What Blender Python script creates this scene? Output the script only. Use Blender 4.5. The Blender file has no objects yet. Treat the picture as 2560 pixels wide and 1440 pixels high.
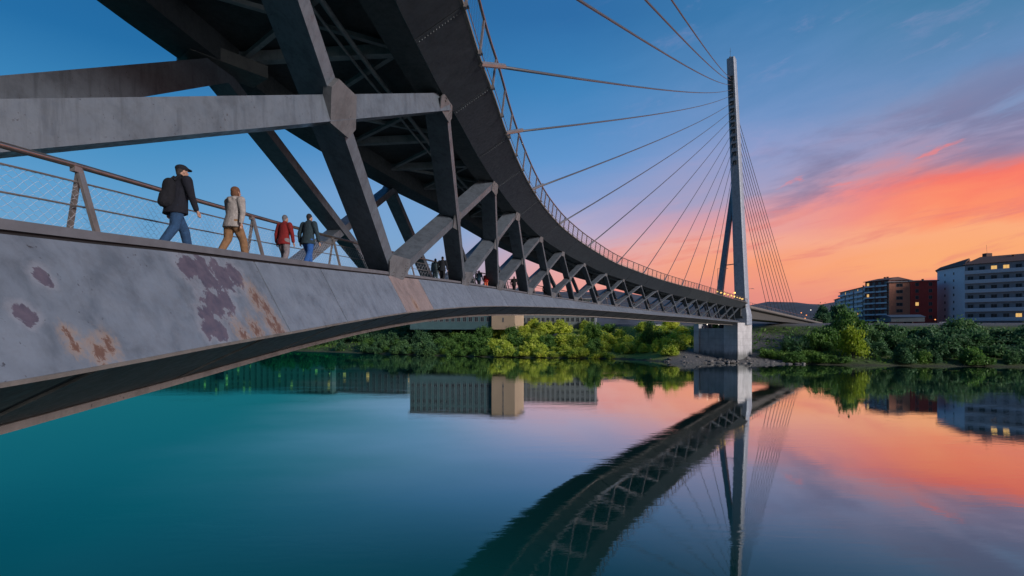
import bpy, math, random
import numpy as np
from mathutils import Vector, Matrix
R_ = math.radians
random.seed(7); rng = np.random.default_rng(11)
scene = bpy.context.scene
COL = scene.collection

# ------------------------------------------------------------------ camera
WATER_TO_EYE = 11.4
cd = bpy.data.cameras.new("camera"); cam = bpy.data.objects.new("camera", cd); COL.objects.link(cam)
cam.location = (0, 0, WATER_TO_EYE); cam.rotation_euler = (R_(90), 0, 0)
cd.sensor_width = 36.0; cd.lens = 36.0 * 1300 / 2560; cd.shift_y = 105 / 2560
cd.clip_start = 0.1; cd.clip_end = 6000
scene.camera = cam
scene.view_settings.view_transform = 'Standard'; scene.view_settings.look = 'None'
scene.view_settings.exposure = 0.0; scene.view_settings.gamma = 1.0
scene.cycles.max_bounces = 6; scene.cycles.glossy_bounces = 3; scene.cycles.diffuse_bounces = 3
scene.cycles.transparent_max_bounces = 6

# ------------------------------------------------------------------ node helpers
class NT:
    def __init__(s, tree): s.t = tree; s.n = tree.nodes; s.l = tree.links
    def new(s, typ, **kw):
        x = s.n.new(typ)
        for k, v in kw.items(): setattr(x, k, v)
        return x
    def link(s, a, b): s.l.new(a, b)
    def put(s, sock, v):
        if hasattr(v, 'is_linked'): s.link(v, sock)
        elif v is not None: sock.default_value = v
    def math(s, op, a, b=None, c=None, clamp=False):
        x = s.new('ShaderNodeMath', operation=op); x.use_clamp = clamp
        s.put(x.inputs[0], a)
        if b is not None: s.put(x.inputs[1], b)
        if c is not None: s.put(x.inputs[2], c)
        return x.outputs[0]
    def maprange(s, v, a, b, c=0.0, d=1.0, smooth=True):
        x = s.new('ShaderNodeMapRange'); x.interpolation_type = 'SMOOTHSTEP' if smooth else 'LINEAR'
        s.put(x.inputs[0], v); s.put(x.inputs[1], a); s.put(x.inputs[2], b); s.put(x.inputs[3], c); s.put(x.inputs[4], d)
        return x.outputs[0]
    def mix(s, f, a, b, mode='MIX'):
        x = s.new('ShaderNodeMix', data_type='RGBA', blend_type=mode)
        s.put(x.inputs[0], f); s.put(x.inputs[6], a); s.put(x.inputs[7], b)
        return x.outputs[2]
    def noise(s, vec, scale, detail=4, rough=.55, dist=0.0):
        x = s.new('ShaderNodeTexNoise'); s.put(x.inputs['Vector'], vec)
        x.inputs['Scale'].default_value = scale; x.inputs['Detail'].default_value = detail
        x.inputs['Roughness'].default_value = rough; x.inputs['Distortion'].default_value = dist
        return x.outputs[0]
    def mapping(s, vec, scale=(1, 1, 1), rot=(0, 0, 0), loc=(0, 0, 0)):
        x = s.new('ShaderNodeMapping'); s.put(x.inputs[0], vec)
        x.inputs[1].default_value = loc; x.inputs[2].default_value = rot; x.inputs[3].default_value = scale
        return x.outputs[0]
    def ramp(s, v, stops, interp='LINEAR'):
        x = s.new('ShaderNodeValToRGB'); s.put(x.inputs[0], v); cr = x.color_ramp; cr.interpolation = interp
        while len(cr.elements) < len(stops): cr.elements.new(0.5)
        for e, (p, c) in zip(cr.elements, stops): e.position = p; e.color = (*c, 1)
        return x.outputs[0]

def lin(r, g, b):
    def f(c):
        c /= 255.0
        return c / 12.92 if c <= .04045 else ((c + .055) / 1.055) ** 2.4
    return (f(r), f(g), f(b))

# ------------------------------------------------------------------ sky (dusk, sunset low on the right)
SUN_AZ, SUN_EL = 130.0, 18.0          # degrees clockwise from +Y, above horizon
w = bpy.data.worlds.new("World"); scene.world = w; w.use_nodes = True
T = NT(w.node_tree); T.n.clear()
tc = T.new('ShaderNodeTexCoord').outputs['Generated']
sx = T.new('ShaderNodeSeparateXYZ'); T.link(tc, sx.inputs[0])
az = T.math('MULTIPLY', T.math('ARCTAN2', sx.outputs[0], sx.outputs[1]), 180 / math.pi)
el = T.math('MULTIPLY', T.math('ARCSINE', sx.outputs[2]), 180 / math.pi)
# streak coordinates: u runs along the tilted sunset bands, v across them
th = R_(9.0)
u_c = T.math('ADD', T.math('MULTIPLY', az, math.cos(th)), T.math('MULTIPLY', el, math.sin(th)))
v_c = T.math('SUBTRACT', T.math('MULTIPLY', el, math.cos(th)), T.math('MULTIPLY', az, math.sin(th)))
def streak(su, sv, off, detail=6, rough=.6, dist=.25):
    cx_ = T.new('ShaderNodeCombineXYZ'); T.link(T.math('MULTIPLY', u_c, su), cx_.inputs[0]); T.link(T.math('MULTIPLY', v_c, sv), cx_.inputs[1]); cx_.inputs[2].default_value = off
    return T.noise(cx_.outputs[0], 1.0, detail, rough, dist)
wob = T.math('MULTIPLY', T.math('SUBTRACT', streak(.07, .26, 3.1), .5), 6.5)
elw = T.math('ADD', el, T.math('MULTIPLY', wob, T.maprange(az, -6, 22)))
def rampE(stops):
    v = T.math('DIVIDE', elw, 60.0, clamp=True)
    return T.ramp(v, [(e / 60.0, lin(*c)) for e, c in stops])
SKY_L = rampE([(0, (118, 152, 182)), (6, (104, 156, 198)), (12, (88, 152, 200)), (17, (58, 135, 188)), (24, (26, 105, 162)), (34, (20, 88, 146)), (60, (16, 70, 124))])
SKY_M = rampE([(0, (142, 152, 178)), (5, (132, 160, 194)), (10, (118, 160, 204)), (14, (114, 158, 206)), (18, (82, 142, 198)), (25, (48, 120, 178)), (33, (34, 100, 156)), (60, (20, 74, 128))])
SKY_C = rampE([(0, (222, 140, 130)), (4, (234, 152, 138)), (7, (226, 165, 165)), (10.5, (180, 170, 200)), (14, (126, 155, 205)), (18, (92, 146, 202)), (25, (58, 127, 184)), (31, (42, 106, 164)), (60, (24, 76, 130))])
SKY_R = rampE([(0, (215, 130, 130)), (3.9, (234, 145, 128)), (6, (246, 157, 120)), (8.3, (242, 166, 145)), (11, (222, 155, 160)), (14, (168, 158, 190)), (17, (138, 154, 200)), (20.5, (112, 146, 196)), (24, (88, 135, 186)), (30, (58, 118, 170)), (60, (28, 78, 130))])
SKY_F = rampE([(0, (232, 140, 112)), (3.5, (244, 158, 116)), (6.0, (249, 168, 114)), (8.5, (250, 170, 122)), (10.2, (251, 142, 104)), (12.2, (248, 118, 100)), (13.6, (212, 136, 142)), (15.2, (164, 146, 176)), (18, (128, 146, 186)), (21, (100, 138, 184)), (26, (70, 124, 166)), (34, (48, 104, 150)), (60, (28, 78, 130))])
SKY_B = rampE([(0, (34, 44, 62)), (10, (32, 48, 72)), (25, (32, 54, 86)), (60, (26, 60, 102))])
c = T.mix(T.maprange(az, -38, -12), SKY_L, SKY_M)
c = T.mix(T.maprange(az, -12, 7), c, SKY_C)
c = T.mix(T.maprange(az, 5, 24), c, SKY_R)
c = T.mix(T.maprange(az, 24, 41), c, SKY_F)
back = T.math('MAXIMUM', T.maprange(az, 105, 150), T.maprange(az, -74, -134))
c = T.mix(back, c, SKY_B)
# thin cloud, streaked along the bands
st = streak(.085, .62, 7.7, 7, .62, .4)
right = T.math('MULTIPLY', T.maprange(az, 0, 16), T.maprange(az, 120, 80))
low = T.math('MULTIPLY', T.maprange(el, 1.0, 4.5), T.maprange(el, 13.5, 8.0))
m1 = T.math('MULTIPLY', T.math('MULTIPLY', T.maprange(st, .50, .66), low), right)
c = T.mix(T.math('MULTIPLY', m1, .6), c, (*lin(226, 122, 116), 1))
mv = streak(.075, .30, 1.3, 6, .6, .35)
band = T.math('MULTIPLY', T.maprange(v_c, 5.0, 7.5), T.maprange(v_c, 16, 10.5))
r2 = T.math('MULTIPLY', T.maprange(az, 20, 30), T.maprange(az, 110, 70))
m2 = T.math('MULTIPLY', T.math('MULTIPLY', T.maprange(mv, .46, .66), band), r2)
c = T.mix(T.math('MULTIPLY', m2, .62), c, (*lin(116, 112, 148), 1))
fl = streak(.16, .6, 5.9, 5, .6, .3)
m4 = T.math('MULTIPLY', T.math('MULTIPLY', T.maprange(fl, .60, .70), T.math('MULTIPLY', T.maprange(v_c, 6.5, 8), T.maprange(v_c, 11.5, 9))), r2)
c = T.mix(T.math('MULTIPLY', m4, .6), c, (*lin(244, 128, 122), 1))
wsp = streak(.10, .34, 9.4, 7, .65, .6)
m3 = T.math('MULTIPLY', T.math('MULTIPLY', T.maprange(wsp, .54, .74), T.maprange(el, 13, 18)), T.math('MULTIPLY', T.maprange(az, 2, 24), .28))
c = T.mix(m3, c, (*lin(170, 160, 202), 1))
sky = T.new('ShaderNodeTexSky', sky_type='NISHITA'); sky.sun_disc = False
sky.sun_elevation = R_(SUN_EL); sky.sun_rotation = R_(SUN_AZ); sky.air_density = 1.2; sky.dust_density = 1.5
c = T.mix(1.0, c, T.mix(1.0, (0, 0, 0, 1), T.mix(.996, sky.outputs[0], (0, 0, 0, 1)), 'ADD'), 'ADD')
below = T.maprange(el, -1.5, -.2)
c = T.mix(below, (*lin(60, 70, 80), 1), c)
bg = T.new('ShaderNodeBackground'); T.link(c, bg.inputs[0]); bg.inputs[1].default_value = 1.0
T.link(bg.outputs[0], T.new('ShaderNodeOutputWorld').inputs[0])

sl = bpy.data.lights.new("sun", 'SUN'); so = bpy.data.objects.new("sun", sl); COL.objects.link(so)
sl.energy = 3.0; sl.angle = R_(14); sl.color = (1.0, .93, .90)
d = Vector((math.sin(R_(SUN_AZ)) * math.cos(R_(SUN_EL)), math.cos(R_(SUN_AZ)) * math.cos(R_(SUN_EL)), math.sin(R_(SUN_EL))))
so.rotation_euler = d.to_track_quat('Z', 'Y').to_euler(); so.location = (60, 20, 90)

# ------------------------------------------------------------------ materials
def mat(name): 
    m = bpy.data.materials.new(name); m.use_nodes = True
    t = NT(m.node_tree); b = t.n['Principled BSDF']
    return m, t, b
def obco(t): return t.new('ShaderNodeTexCoord').outputs['Object']
def geopos(t): return t.new('ShaderNodeNewGeometry').outputs['Position']

def simple(name, col, rough=.6, var=.25, scale=3.0, metal=0.0, bump=0.0, rnd=0.0):
    m, t, b = mat(name); g = geopos(t)
    n = t.noise(g, scale, 6, .62)
    lo = tuple(x * (1 - var) for x in col); hi = tuple(min(1, x * (1 + var)) for x in col)
    cc = t.ramp(n, [(.28, lo), (.72, hi)])
    if rnd:
        oi = t.new('ShaderNodeObjectInfo').outputs['Random']
        cc = t.mix(1.0, cc, t.ramp(oi, [(0, (1 - rnd,) * 3), (1, (1 + rnd,) * 3)]), 'MULTIPLY')
    t.link(cc, b.inputs['Base Color']); b.inputs['Roughness'].default_value = rough; b.inputs['Metallic'].default_value = metal
    if bump:
        bp = t.new('ShaderNodeBump'); bp.inputs['Strength'].default_value = bump; bp.inputs['Distance'].default_value = .05
        t.link(n, bp.inputs['Height']); t.link(bp.outputs[0], b.inputs['Normal'])
    return m

def steel(name, col, peel=(), rust=(), rnd=.1, specks=True, rough=.5, grime=.5):
    """weathered painted steel: blotchy paint, flaked primer patches, rust spots, streaks"""
    m, t, b = mat(name); g = geopos(t)
    n1 = t.noise(g, 1.5, 8, .66, .3); n2 = t.noise(g, 6, 8, .65)
    lo = tuple(x * .72 for x in col); hi = tuple(x * 1.18 for x in col)
    cc = t.ramp(n1, [(.34, lo), (.48, col), (.66, hi)])
    cc = t.mix(t.math('MULTIPLY', t.maprange(n2, .48, .75), .3 * grime), cc, (*[x * .45 for x in col], 1))
    stv = t.noise(t.mapping(g, (2.2, 2.2, .22)), 2.2, 6, .65)
    cc = t.mix(t.math('MULTIPLY', t.maprange(stv, .48, .68), .62 * grime), cc, (*[x * .55 for x in col], 1))
    oi = t.new('ShaderNodeObjectInfo').outputs['Random']
    cc = t.mix(1.0, cc, t.ramp(oi, [(0, (1 - rnd,) * 3), (1, (1 + rnd,) * 3)]), 'MULTIPLY')
    edge = t.noise(g, 3.4, 10, .68, .5)
    def blobs(lst, zs=1.0):
        acc = None; gg = g if zs == 1.0 else t.mapping(g, (1, 1, zs))
        for (p, r) in lst:
            dv = t.new('ShaderNodeVectorMath', operation='DISTANCE'); t.link(gg, dv.inputs[0]); dv.inputs[1].default_value = (p[0], p[1], p[2] * zs)
            k = t.math('SUBTRACT', 1.0, t.math('DIVIDE', dv.outputs['Value'], r))
            acc = k if acc is None else t.math('MAXIMUM', acc, k)
        return acc
    rough_s = None
    if peel:
        k = t.math('ADD', blobs(peel), t.math('MULTIPLY', t.math('SUBTRACT', edge, .5), 2.4))
        pm = t.maprange(k, .27, .36)
        cc = t.mix(t.math('MULTIPLY', t.maprange(k, -.35, .3), .30), cc, (*lin(150, 150, 158), 1))
        cc = t.mix(t.math('MULTIPLY', pm, .9), cc, t.ramp(n2, [(.3, lin(66, 58, 70)), (.7, lin(92, 82, 96))]))
    if specks:
        s2 = t.noise(g, 3.1, 3, .5); s3 = t.noise(g, 13, 2, .5)
        sp = t.math('MULTIPLY', t.maprange(s3, .67, .70), t.maprange(s2, .5, .6))
        cc = t.mix(t.math('MULTIPLY', sp, .8), cc, (.035, .03, .035, 1))
        rr = t.math('MULTIPLY', t.maprange(t.noise(g, 5.3, 5, .6), .70, .76), t.maprange(t.noise(g, .7, 2, .5), .52, .62))
        cc = t.mix(t.math('MULTIPLY', rr, .8), cc, (.13, .06, .035, 1))
    if rust:
        k = t.math('ADD', blobs(rust, .6), t.math('MULTIPLY', t.math('SUBTRACT', t.noise(t.mapping(g, (1, 1, .55)), 13, 9, .72, .5), .5), 3.6))
        halo = t.maprange(k, -.5, .6)
        cc = t.mix(t.math('MULTIPLY', halo, .5), cc, (.34, .22, .13, 1))
        cc = t.mix(t.math('MULTIPLY', t.maprange(k, .40, .75), .85), cc, (.11, .048, .026, 1))
    t.link(cc, b.inputs['Base Color'])
    t.link(t.maprange(n2, .3, .7, rough - .1, rough + .15), b.inputs['Roughness'])
    bp = t.new('ShaderNodeBump'); bp.inputs['Strength'].default_value = .12; bp.inputs['Distance'].default_value = .03
    t.link(n2, bp.inputs['Height']); t.link(bp.outputs[0], b.inputs['Normal'])
    b.inputs['Metallic'].default_value = 0.0
    return m

PEEL = [((-5.8, 9.8, 12.46), 0.55), ((-5.87, 9.4, 12.55), 0.36), ((-5.78, 10.35, 12.46), 0.44), ((-5.8, 10.85, 12.53), 0.39), ((-5.49, 9.65, 11.84), 0.47), ((-5.53, 10.0, 11.95), 0.34), ((-5.4, 9.24, 11.65), 0.34), ((-5.28, 9.34, 11.41), 0.34), ((-5.3, 9.04, 11.43), 0.26), ((-5.79, 6.4, 12.07), 0.18), ((-5.57, 5.94, 11.59), 0.18)]
RUST = [((-5.54, 11.25, 12.08), .3), ((-5.43, 11.5, 11.89), .24), ((-5.35, 11.6, 11.65), .2), ((-5.24, 11.34, 11.52), .26), ((-5.19, 10.04, 11.30), .22), ((-5.2, 10.6, 11.38), .26), ((-5.18, 11.59, 11.41), .28), ((-5.28, 6.64, 11.12), .17), ((-5.31, 6.84, 11.21), .15), ((-5.41, 6.34, 11.34), .12), ((-5.35, 6.34, 11.21), .12), ((-4.55, 24.67, 12.55), .3)]
M_FASCIA = steel("weathered_paint_light", (.145, .172, .212), PEEL, RUST, .06, rough=.4, grime=.5)
M_PINK = steel("weathered_paint_warm", (.235, .185, .175), (), RUST, .03, rough=.5)
M_TRUSS = steel("truss_paint", (.10, .12, .145), (), (), .12, rough=.42, grime=1.0)
M_GUSSET = steel("gusset_paint", (.125, .13, .14), (), (), .12, rough=.5, grime=.8)
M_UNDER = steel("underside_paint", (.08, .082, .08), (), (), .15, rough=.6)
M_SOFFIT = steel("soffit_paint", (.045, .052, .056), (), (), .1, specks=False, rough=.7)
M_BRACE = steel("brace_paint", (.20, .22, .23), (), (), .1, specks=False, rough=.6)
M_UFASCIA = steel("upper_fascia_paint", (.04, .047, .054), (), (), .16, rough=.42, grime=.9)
M_DARK = simple("dark_gap", (.012, .012, .014), .8)
M_RIM = steel("rim_paint", (.17, .155, .145), (), (), .1, rough=.6)
M_RAIL = simple("stainless_steel", (.42, .36, .32), .3, .15, 4, metal=.9)
M_POST = simple("post_steel", (.30, .27, .26), .4, .2, 4, metal=.6)
M_WIRE = simple("wire", (.12, .12, .14), .45, .1, 4, metal=.5)
M_NET = simple("net_wire", (.50, .52, .60), .5, .1, 4)
M_CABLE = simple("stay_cable_sheath", (.075, .08, .095), .45, .1, 1)
M_MAST = steel("mast_paint", (.29, .335, .41), (), (), .03, specks=False, rough=.5, grime=.35)
def concrete(name, col):
    m = simple(name, col, .85, .2, .35, bump=.3); t = NT(m.node_tree); b = t.n['Principled BSDF']; g = geopos(t)
    src = b.inputs['Base Color'].links[0].from_socket; sp = t.new('ShaderNodeSeparateXYZ'); t.link(g, sp.inputs[0])
    nz = t.noise(t.mapping(g, (.9, .9, .12)), 1.0, 7, .65); wet = t.maprange(t.math('ADD', sp.outputs[2], t.math('MULTIPLY', nz, -4)), 2.6, .2)
    cc = t.mix(t.math('MULTIPLY', t.maprange(nz, .5, .7), .45), src, (*[x * .45 for x in col], 1))       # run-off streaks
    jn = t.math('ABSOLUTE', t.math('SUBTRACT', t.math('FRACT', t.math('DIVIDE', sp.outputs[2], 2.4)), .5))
    cc = t.mix(t.math('MULTIPLY', t.maprange(jn, .03, .0), .5), cc, (*[x * .4 for x in col], 1))          # formwork joints
    t.link(t.mix(t.math('MULTIPLY', wet, .7), cc, (.05, .055, .045, 1)), b.inputs['Base Color']); return m
M_CONC = concrete("pier_concrete", (.34, .335, .34))
M_CONC2 = concrete("pier_concrete_pale", (.50, .49, .50))
M_KERB = simple("kerb_steel", (.11, .115, .13), .6, .2, 2)
M_ROADDECK = simple("deck_asphalt", (.06, .06, .062), .9, .2, 2)
def emis(name, col, s):
    m, t, b = mat(name); b.inputs['Base Color'].default_value = (*col, 1)
    b.inputs['Emission Color'].default_value = (*col, 1); b.inputs['Emission Strength'].default_value = s
    return m
M_LAMP = emis("lamp_warm", (1.0, .60, .16), 1.7)
M_LAMPO = emis("lamp_orange", (1.0, .34, .10), 1.6)
M_LAMPW = emis("lamp_white", (1.0, .9, .75), 1.6)
M_WINLIT = emis("lit_window", (1.0, .58, .18), .75)

# ------------------------------------------------------------------ mesh helpers
def V(*a): return np.array(a, float)
def unit(v): return v / max(1e-9, np.linalg.norm(v))
class MB:
    def __init__(s): s.v = []; s.f = []
    def add(s, vs, fs):
        o = len(s.v); s.v += [tuple(map(float, p)) for p in vs]; s.f += [tuple(i + o for i in f) for f in fs]
    def box8(s, p):       # 4 bottom + 4 top corners
        s.add(p, [(3, 2, 1, 0), (4, 5, 6, 7), (0, 1, 5, 4), (1, 2, 6, 5), (2, 3, 7, 6), (3, 0, 4, 7)])
    def box(s, c, sx, sy, sz, rz=0):
        co, si = math.cos(rz), math.sin(rz); q = []
        for dz in (-sz / 2, sz / 2):
            for dx, dy in ((-sx / 2, -sy / 2), (sx / 2, -sy / 2), (sx / 2, sy / 2), (-sx / 2, sy / 2)):
                q.append((c[0] + dx * co - dy * si, c[1] + dx * si + dy * co, c[2] + dz))
        s.box8(q)
    def beam(s, a, b, dep, w, d, w2=None):
        """box from a to b: front face centred on the line, width w across it, depth d towards dep"""
        a, b = np.array(a, float), np.array(b, float); ax = unit(b - a)
        dp = unit(dep - ax * np.dot(dep, ax)); wd = np.cross(ax, dp); w2 = w if w2 is None else w2
        q = [a - wd * w / 2, a + wd * w / 2, a + wd * w / 2 + dp * d, a - wd * w / 2 + dp * d,
             b - wd * w2 / 2, b + wd * w2 / 2, b + wd * w2 / 2 + dp * d, b - wd * w2 / 2 + dp * d]
        s.box8(q)
    def tube(s, pts, r, k=6, cap=True):
        pts = [np.array(p, float) for p in pts]; n = len(pts)
        rr = r if hasattr(r, '__len__') else [r] * n
        up = V(0, 0, 1); rings = []
        for i in range(n):
            t = unit(pts[min(i + 1, n - 1)] - pts[max(i - 1, 0)])
            u = up if abs(t[2]) < .95 else V(1, 0, 0)
            e = unit(np.cross(t, u)); f = np.cross(e, t)
            rings.append([pts[i] + rr[i] * (math.cos(2 * math.pi * j / k) * e + math.sin(2 * math.pi * j / k) * f) for j in range(k)])
        vs = [p for ring in rings for p in ring]; fs = []
        for i in range(n - 1):
            for j in range(k):
                fs.append((i * k + j, i * k + (j + 1) % k, (i + 1) * k + (j + 1) % k, (i + 1) * k + j))
        if cap: fs += [tuple(range(k - 1, -1, -1)), tuple((n - 1) * k + j for j in range(k))]
        s.add(vs, fs)
    def loft(s, secs, closed=True, caps=True):
        """secs: list of cross-sections, each the same number of points"""
        k = len(secs[0]); vs = [p for q in secs for p in q]; fs = []
        for i in range(len(secs) - 1):
            for j in range(k if closed else k - 1):
                fs.append((i * k + j, i * k + (j + 1) % k, (i + 1) * k + (j + 1) % k, (i + 1) * k + j))
        if caps and closed: fs += [tuple(range(k - 1, -1, -1)), tuple((len(secs) - 1) * k + j for j in range(k))]
        s.add(vs, fs)
    def prism(s, poly, off):
        """planar polygon (3-D points) thickened by the vector off"""
        n = len(poly); poly = [np.array(p, float) for p in poly]
        s.add(poly + [p + off for p in poly], [tuple(range(n - 1, -1, -1)), tuple(range(n, 2 * n))] + [(i, (i + 1) % n, n + (i + 1) % n, n + i) for i in range(n)])
    def ball(s, c, rx, ry=None, rz=None, k=8, m=6):
        ry = rx if ry is None else ry; rz = rx if rz is None else rz; vs = []; fs = []
        for i in range(m + 1):
            th = math.pi * i / m
            for j in range(k):
                ph = 2 * math.pi * j / k
                vs.append((c[0] + rx * math.sin(th) * math.cos(ph), c[1] + ry * math.sin(th) * math.sin(ph), c[2] + rz * math.cos(th)))
        for i in range(m):
            for j in range(k): fs.append((i * k + j, (i + 1) * k + j, (i + 1) * k + (j + 1) % k, i * k + (j + 1) % k))
        s.add(vs, fs)
    def mesh(s, name):
        me = bpy.data.meshes.new(name); me.from_pydata(s.v, [], s.f); me.validate(); me.update(); return me
    def build(s, name, m, parent=None, smooth=False, fix=True):
        me = s.mesh(name)
        if fix:
            import bmesh
            bm = bmesh.new(); bm.from_mesh(me); bmesh.ops.recalc_face_normals(bm, faces=bm.faces); bm.to_mesh(me); bm.free()
        if m: me.materials.append(m)
        if smooth: me.polygons.foreach_set('use_smooth', [True] * len(me.polygons))
        return link(name, me, parent)
def link(name, me, parent=None):
    o = bpy.data.objects.new(name, me); COL.objects.link(o)
    if parent is not None:
        o.parent = parent; o.matrix_parent_inverse = Matrix.Translation(parent_base(parent)).inverted()
    return o
def parent_base(p): return Vector(p.location) if p.type == 'EMPTY' else Vector((0, 0, 0))
def empty(name, loc, label, cat, group=None):
    o = bpy.data.objects.new(name, None); COL.objects.link(o); o.location = loc; o.empty_display_size = .2
    o['label'] = label; o['category'] = cat
    if group: o['group'] = group
    return o
def tag(o, label, cat, group=None):
    o['label'] = label; o['category'] = cat
    if group: o['group'] = group
    return o
def struct(o): o['kind'] = 'structure'; return o
def copy_thing(root, loc, rz, scale=(1, 1, 1), label=None, group=None, mats=None):
    r = root.copy(); COL.objects.link(r); r.location = loc; r.rotation_euler = (0, 0, rz); r.scale = scale
    if label: r['label'] = label
    if group: r['group'] = group
    for ch in list(root.children):
        k = ch.copy(); COL.objects.link(k); k.parent = r
        if mats and ch.name.split('.')[0] in mats:
            k.material_slots[0].link = 'OBJECT'; k.material_slots[0].material = mats[ch.name.split('.')[0]]
        for g in ch.children:
            h = g.copy(); COL.objects.link(h); h.parent = k
    return r

def pchip(x, y):
    x = np.array(x, float); y = np.array(y, float); h = np.diff(x); dd = np.diff(y) / h; m = np.zeros(len(x))
    for i in range(1, len(x) - 1):
        if dd[i - 1] * dd[i] > 0:
            w1 = 2 * h[i] + h[i - 1]; w2 = h[i] + 2 * h[i - 1]; m[i] = (w1 + w2) / (w1 / dd[i - 1] + w2 / dd[i])
    m[0] = dd[0]; m[-1] = dd[-1]
    def f(q):
        i = int(np.clip(np.searchsorted(x, q) - 1, 0, len(h) - 1)); t = (q - x[i]) / h[i]
        if q < x[0]: return y[0] + m[0] * (q - x[0])
        if q > x[-1]: return y[-1] + m[-1] * (q - x[-1])
        return (2 * t**3 - 3 * t**2 + 1) * y[i] + (t**3 - 2 * t**2 + t) * h[i] * m[i] + (-2 * t**3 + 3 * t**2) * y[i + 1] + (t**3 - t**2) * h[i] * m[i + 1]
    return f

# ------------------------------------------------------------------ water
m, t, b = mat("river_water"); t.n.remove(b); g = geopos(t)
rip = t.noise(t.mapping(g, (.55, 1.6, 1), (0, 0, R_(-12))), 1.0, 5, .55, .3)
rip2 = t.noise(t.mapping(g, (.05, .12, 1), (0, 0, R_(15))), 1.0, 3, .5)
rip3 = t.noise(t.mapping(g, (.012, .10, 1), (0, 0, R_(-8))), 1.0, 5, .6)
calm = t.math('MULTIPLY', t.maprange(rip2, .35, .65, .3, 1.0), t.maprange(rip3, .38, .62, .35, 1.25))
bp = t.new('ShaderNodeBump'); bp.inputs['Strength'].default_value = .034; bp.inputs['Distance'].default_value = .25
t.link(t.math('MULTIPLY', rip, calm), bp.inputs['Height'])
lw = t.new('ShaderNodeLayerWeight'); lw.inputs[0].default_value = .5
fac = t.maprange(lw.outputs['Facing'], .50, .93, .06, .91)
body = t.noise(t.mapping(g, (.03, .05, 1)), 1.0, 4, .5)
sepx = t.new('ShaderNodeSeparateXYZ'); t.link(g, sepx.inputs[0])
tint_x = t.math('ADD', t.math('ADD', sepx.outputs[0], t.math('MULTIPLY', sepx.outputs[1], .25)), t.math('MULTIPLY', t.math('SUBTRACT', body, .5), 26))
teal_left = t.maprange(tint_x, 18, -22)          # teal water to the left; a dimmer sky reflection is tinted in too
bc = t.mix(teal_left, (.003, .042, .04, 1), (.003, .15, .15, 1))
df = t.new('ShaderNodeBsdfDiffuse'); t.link(bc, df.inputs[0])
gl = t.new('ShaderNodeBsdfGlossy'); gl.inputs['Roughness'].default_value = .012
t.link(t.mix(teal_left, (.93, .95, .95, 1), (.045, .40, .32, 1)), gl.inputs['Color']); t.link(bp.outputs[0], gl.inputs['Normal'])  # teal gloss colour darkens the reflected sky towards the left
mx = t.new('ShaderNodeMixShader'); t.link(fac, mx.inputs[0]); t.link(df.outputs[0], mx.inputs[1]); t.link(gl.outputs[0], mx.inputs[2])
t.link(mx.outputs[0], t.n['Material Output'].inputs[0])
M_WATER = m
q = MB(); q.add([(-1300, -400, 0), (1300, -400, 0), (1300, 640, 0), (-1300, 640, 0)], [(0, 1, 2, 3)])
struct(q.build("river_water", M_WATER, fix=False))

# ------------------------------------------------------------------ terrain: far bank, plateau, hills
SH = [(-600, 430), (-200, 262), (-110, 212), (-57, 181), (-28, 165), (-3.5, 153), (30, 142.5), (40, 128), (55.7, 123.6), (64, 122), (82, 116.5), (112, 112), (160, 100), (260, 80), (600, 20)]
K = 1.425                                  # metres per unit of the site sketch used for the far bank
shore = pchip([p[0] for p in SH], [p[1] for p in SH])
zprof = pchip([-6, 0, 1.2, 6, 22, 40, 55, 400], [-1.5, -.05, .35, 1.5, 4.4, 8.4, 10.2, 11.2])
def ground_s(x, y):
    s = (shore(x + 2) - shore(x - 2)) / 4
    dd = (y - shore(x)) / math.sqrt(1 + s * s)
    k = 0.0
    if x > 34: k = max(0, 1 - abs(x - 52) / 18) * max(0, 1 - abs(dd - 5) / 6)
    return zprof(dd) * (1 - .45 * k) + .35 * math.sin(x * .21 + y * .13) * min(1, max(0, dd / 10)) * (1 if dd < 45 else .2)
def ground(x, y): return K * ground_s(x / K, y / K)
m, t, b = mat("bank_earth"); g = geopos(t)
sep = t.new('ShaderNodeSeparateXYZ'); t.link(g, sep.inputs[0])
n = t.noise(g, .35, 8, .65)
grass = t.ramp(n, [(.3, (.14, .20, .035)), (.7, (.32, .38, .08))])
sunny = t.math('MULTIPLY', t.maprange(sep.outputs[0], -40, -6), t.maprange(sep.outputs[0], 92, 78))  # strong light on the centre bank put into the grass colour
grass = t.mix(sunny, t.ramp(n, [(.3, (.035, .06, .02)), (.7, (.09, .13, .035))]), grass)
stone = t.ramp(t.noise(g, 1.6, 8, .7), [(.3, (.10, .095, .09)), (.7, (.24, .225, .21))])
def near(p, r0, r1):
    dv = t.new('ShaderNodeVectorMath', operation='DISTANCE'); t.link(t.mapping(g, (1, 1, 0)), dv.inputs[0]); dv.inputs[1].default_value = p
    return t.maprange(t.math('ADD', dv.outputs['Value'], t.math('MULTIPLY', t.math('SUBTRACT', n, .5), 14)), r0, r1)
spit = near((74, 181, 0), 16, 24); slope = near((98, 208, 0), 13, 19)      # stony shore at the pier, rubble slope under the approach
mud = t.ramp(n, [(.3, (.035, .04, .022)), (.7, (.075, .08, .04))])
k = t.math('MAXIMUM', t.maprange(t.math('ADD', sep.outputs[2], t.math('MULTIPLY', n, 1.2)), .75, 1.2), 0)
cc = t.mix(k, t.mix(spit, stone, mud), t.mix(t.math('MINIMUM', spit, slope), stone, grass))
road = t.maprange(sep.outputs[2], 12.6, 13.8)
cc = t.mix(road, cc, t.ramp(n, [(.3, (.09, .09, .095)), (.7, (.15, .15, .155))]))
t.link(cc, b.inputs['Base Color']); b.inputs['Roughness'].default_value = .95
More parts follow.
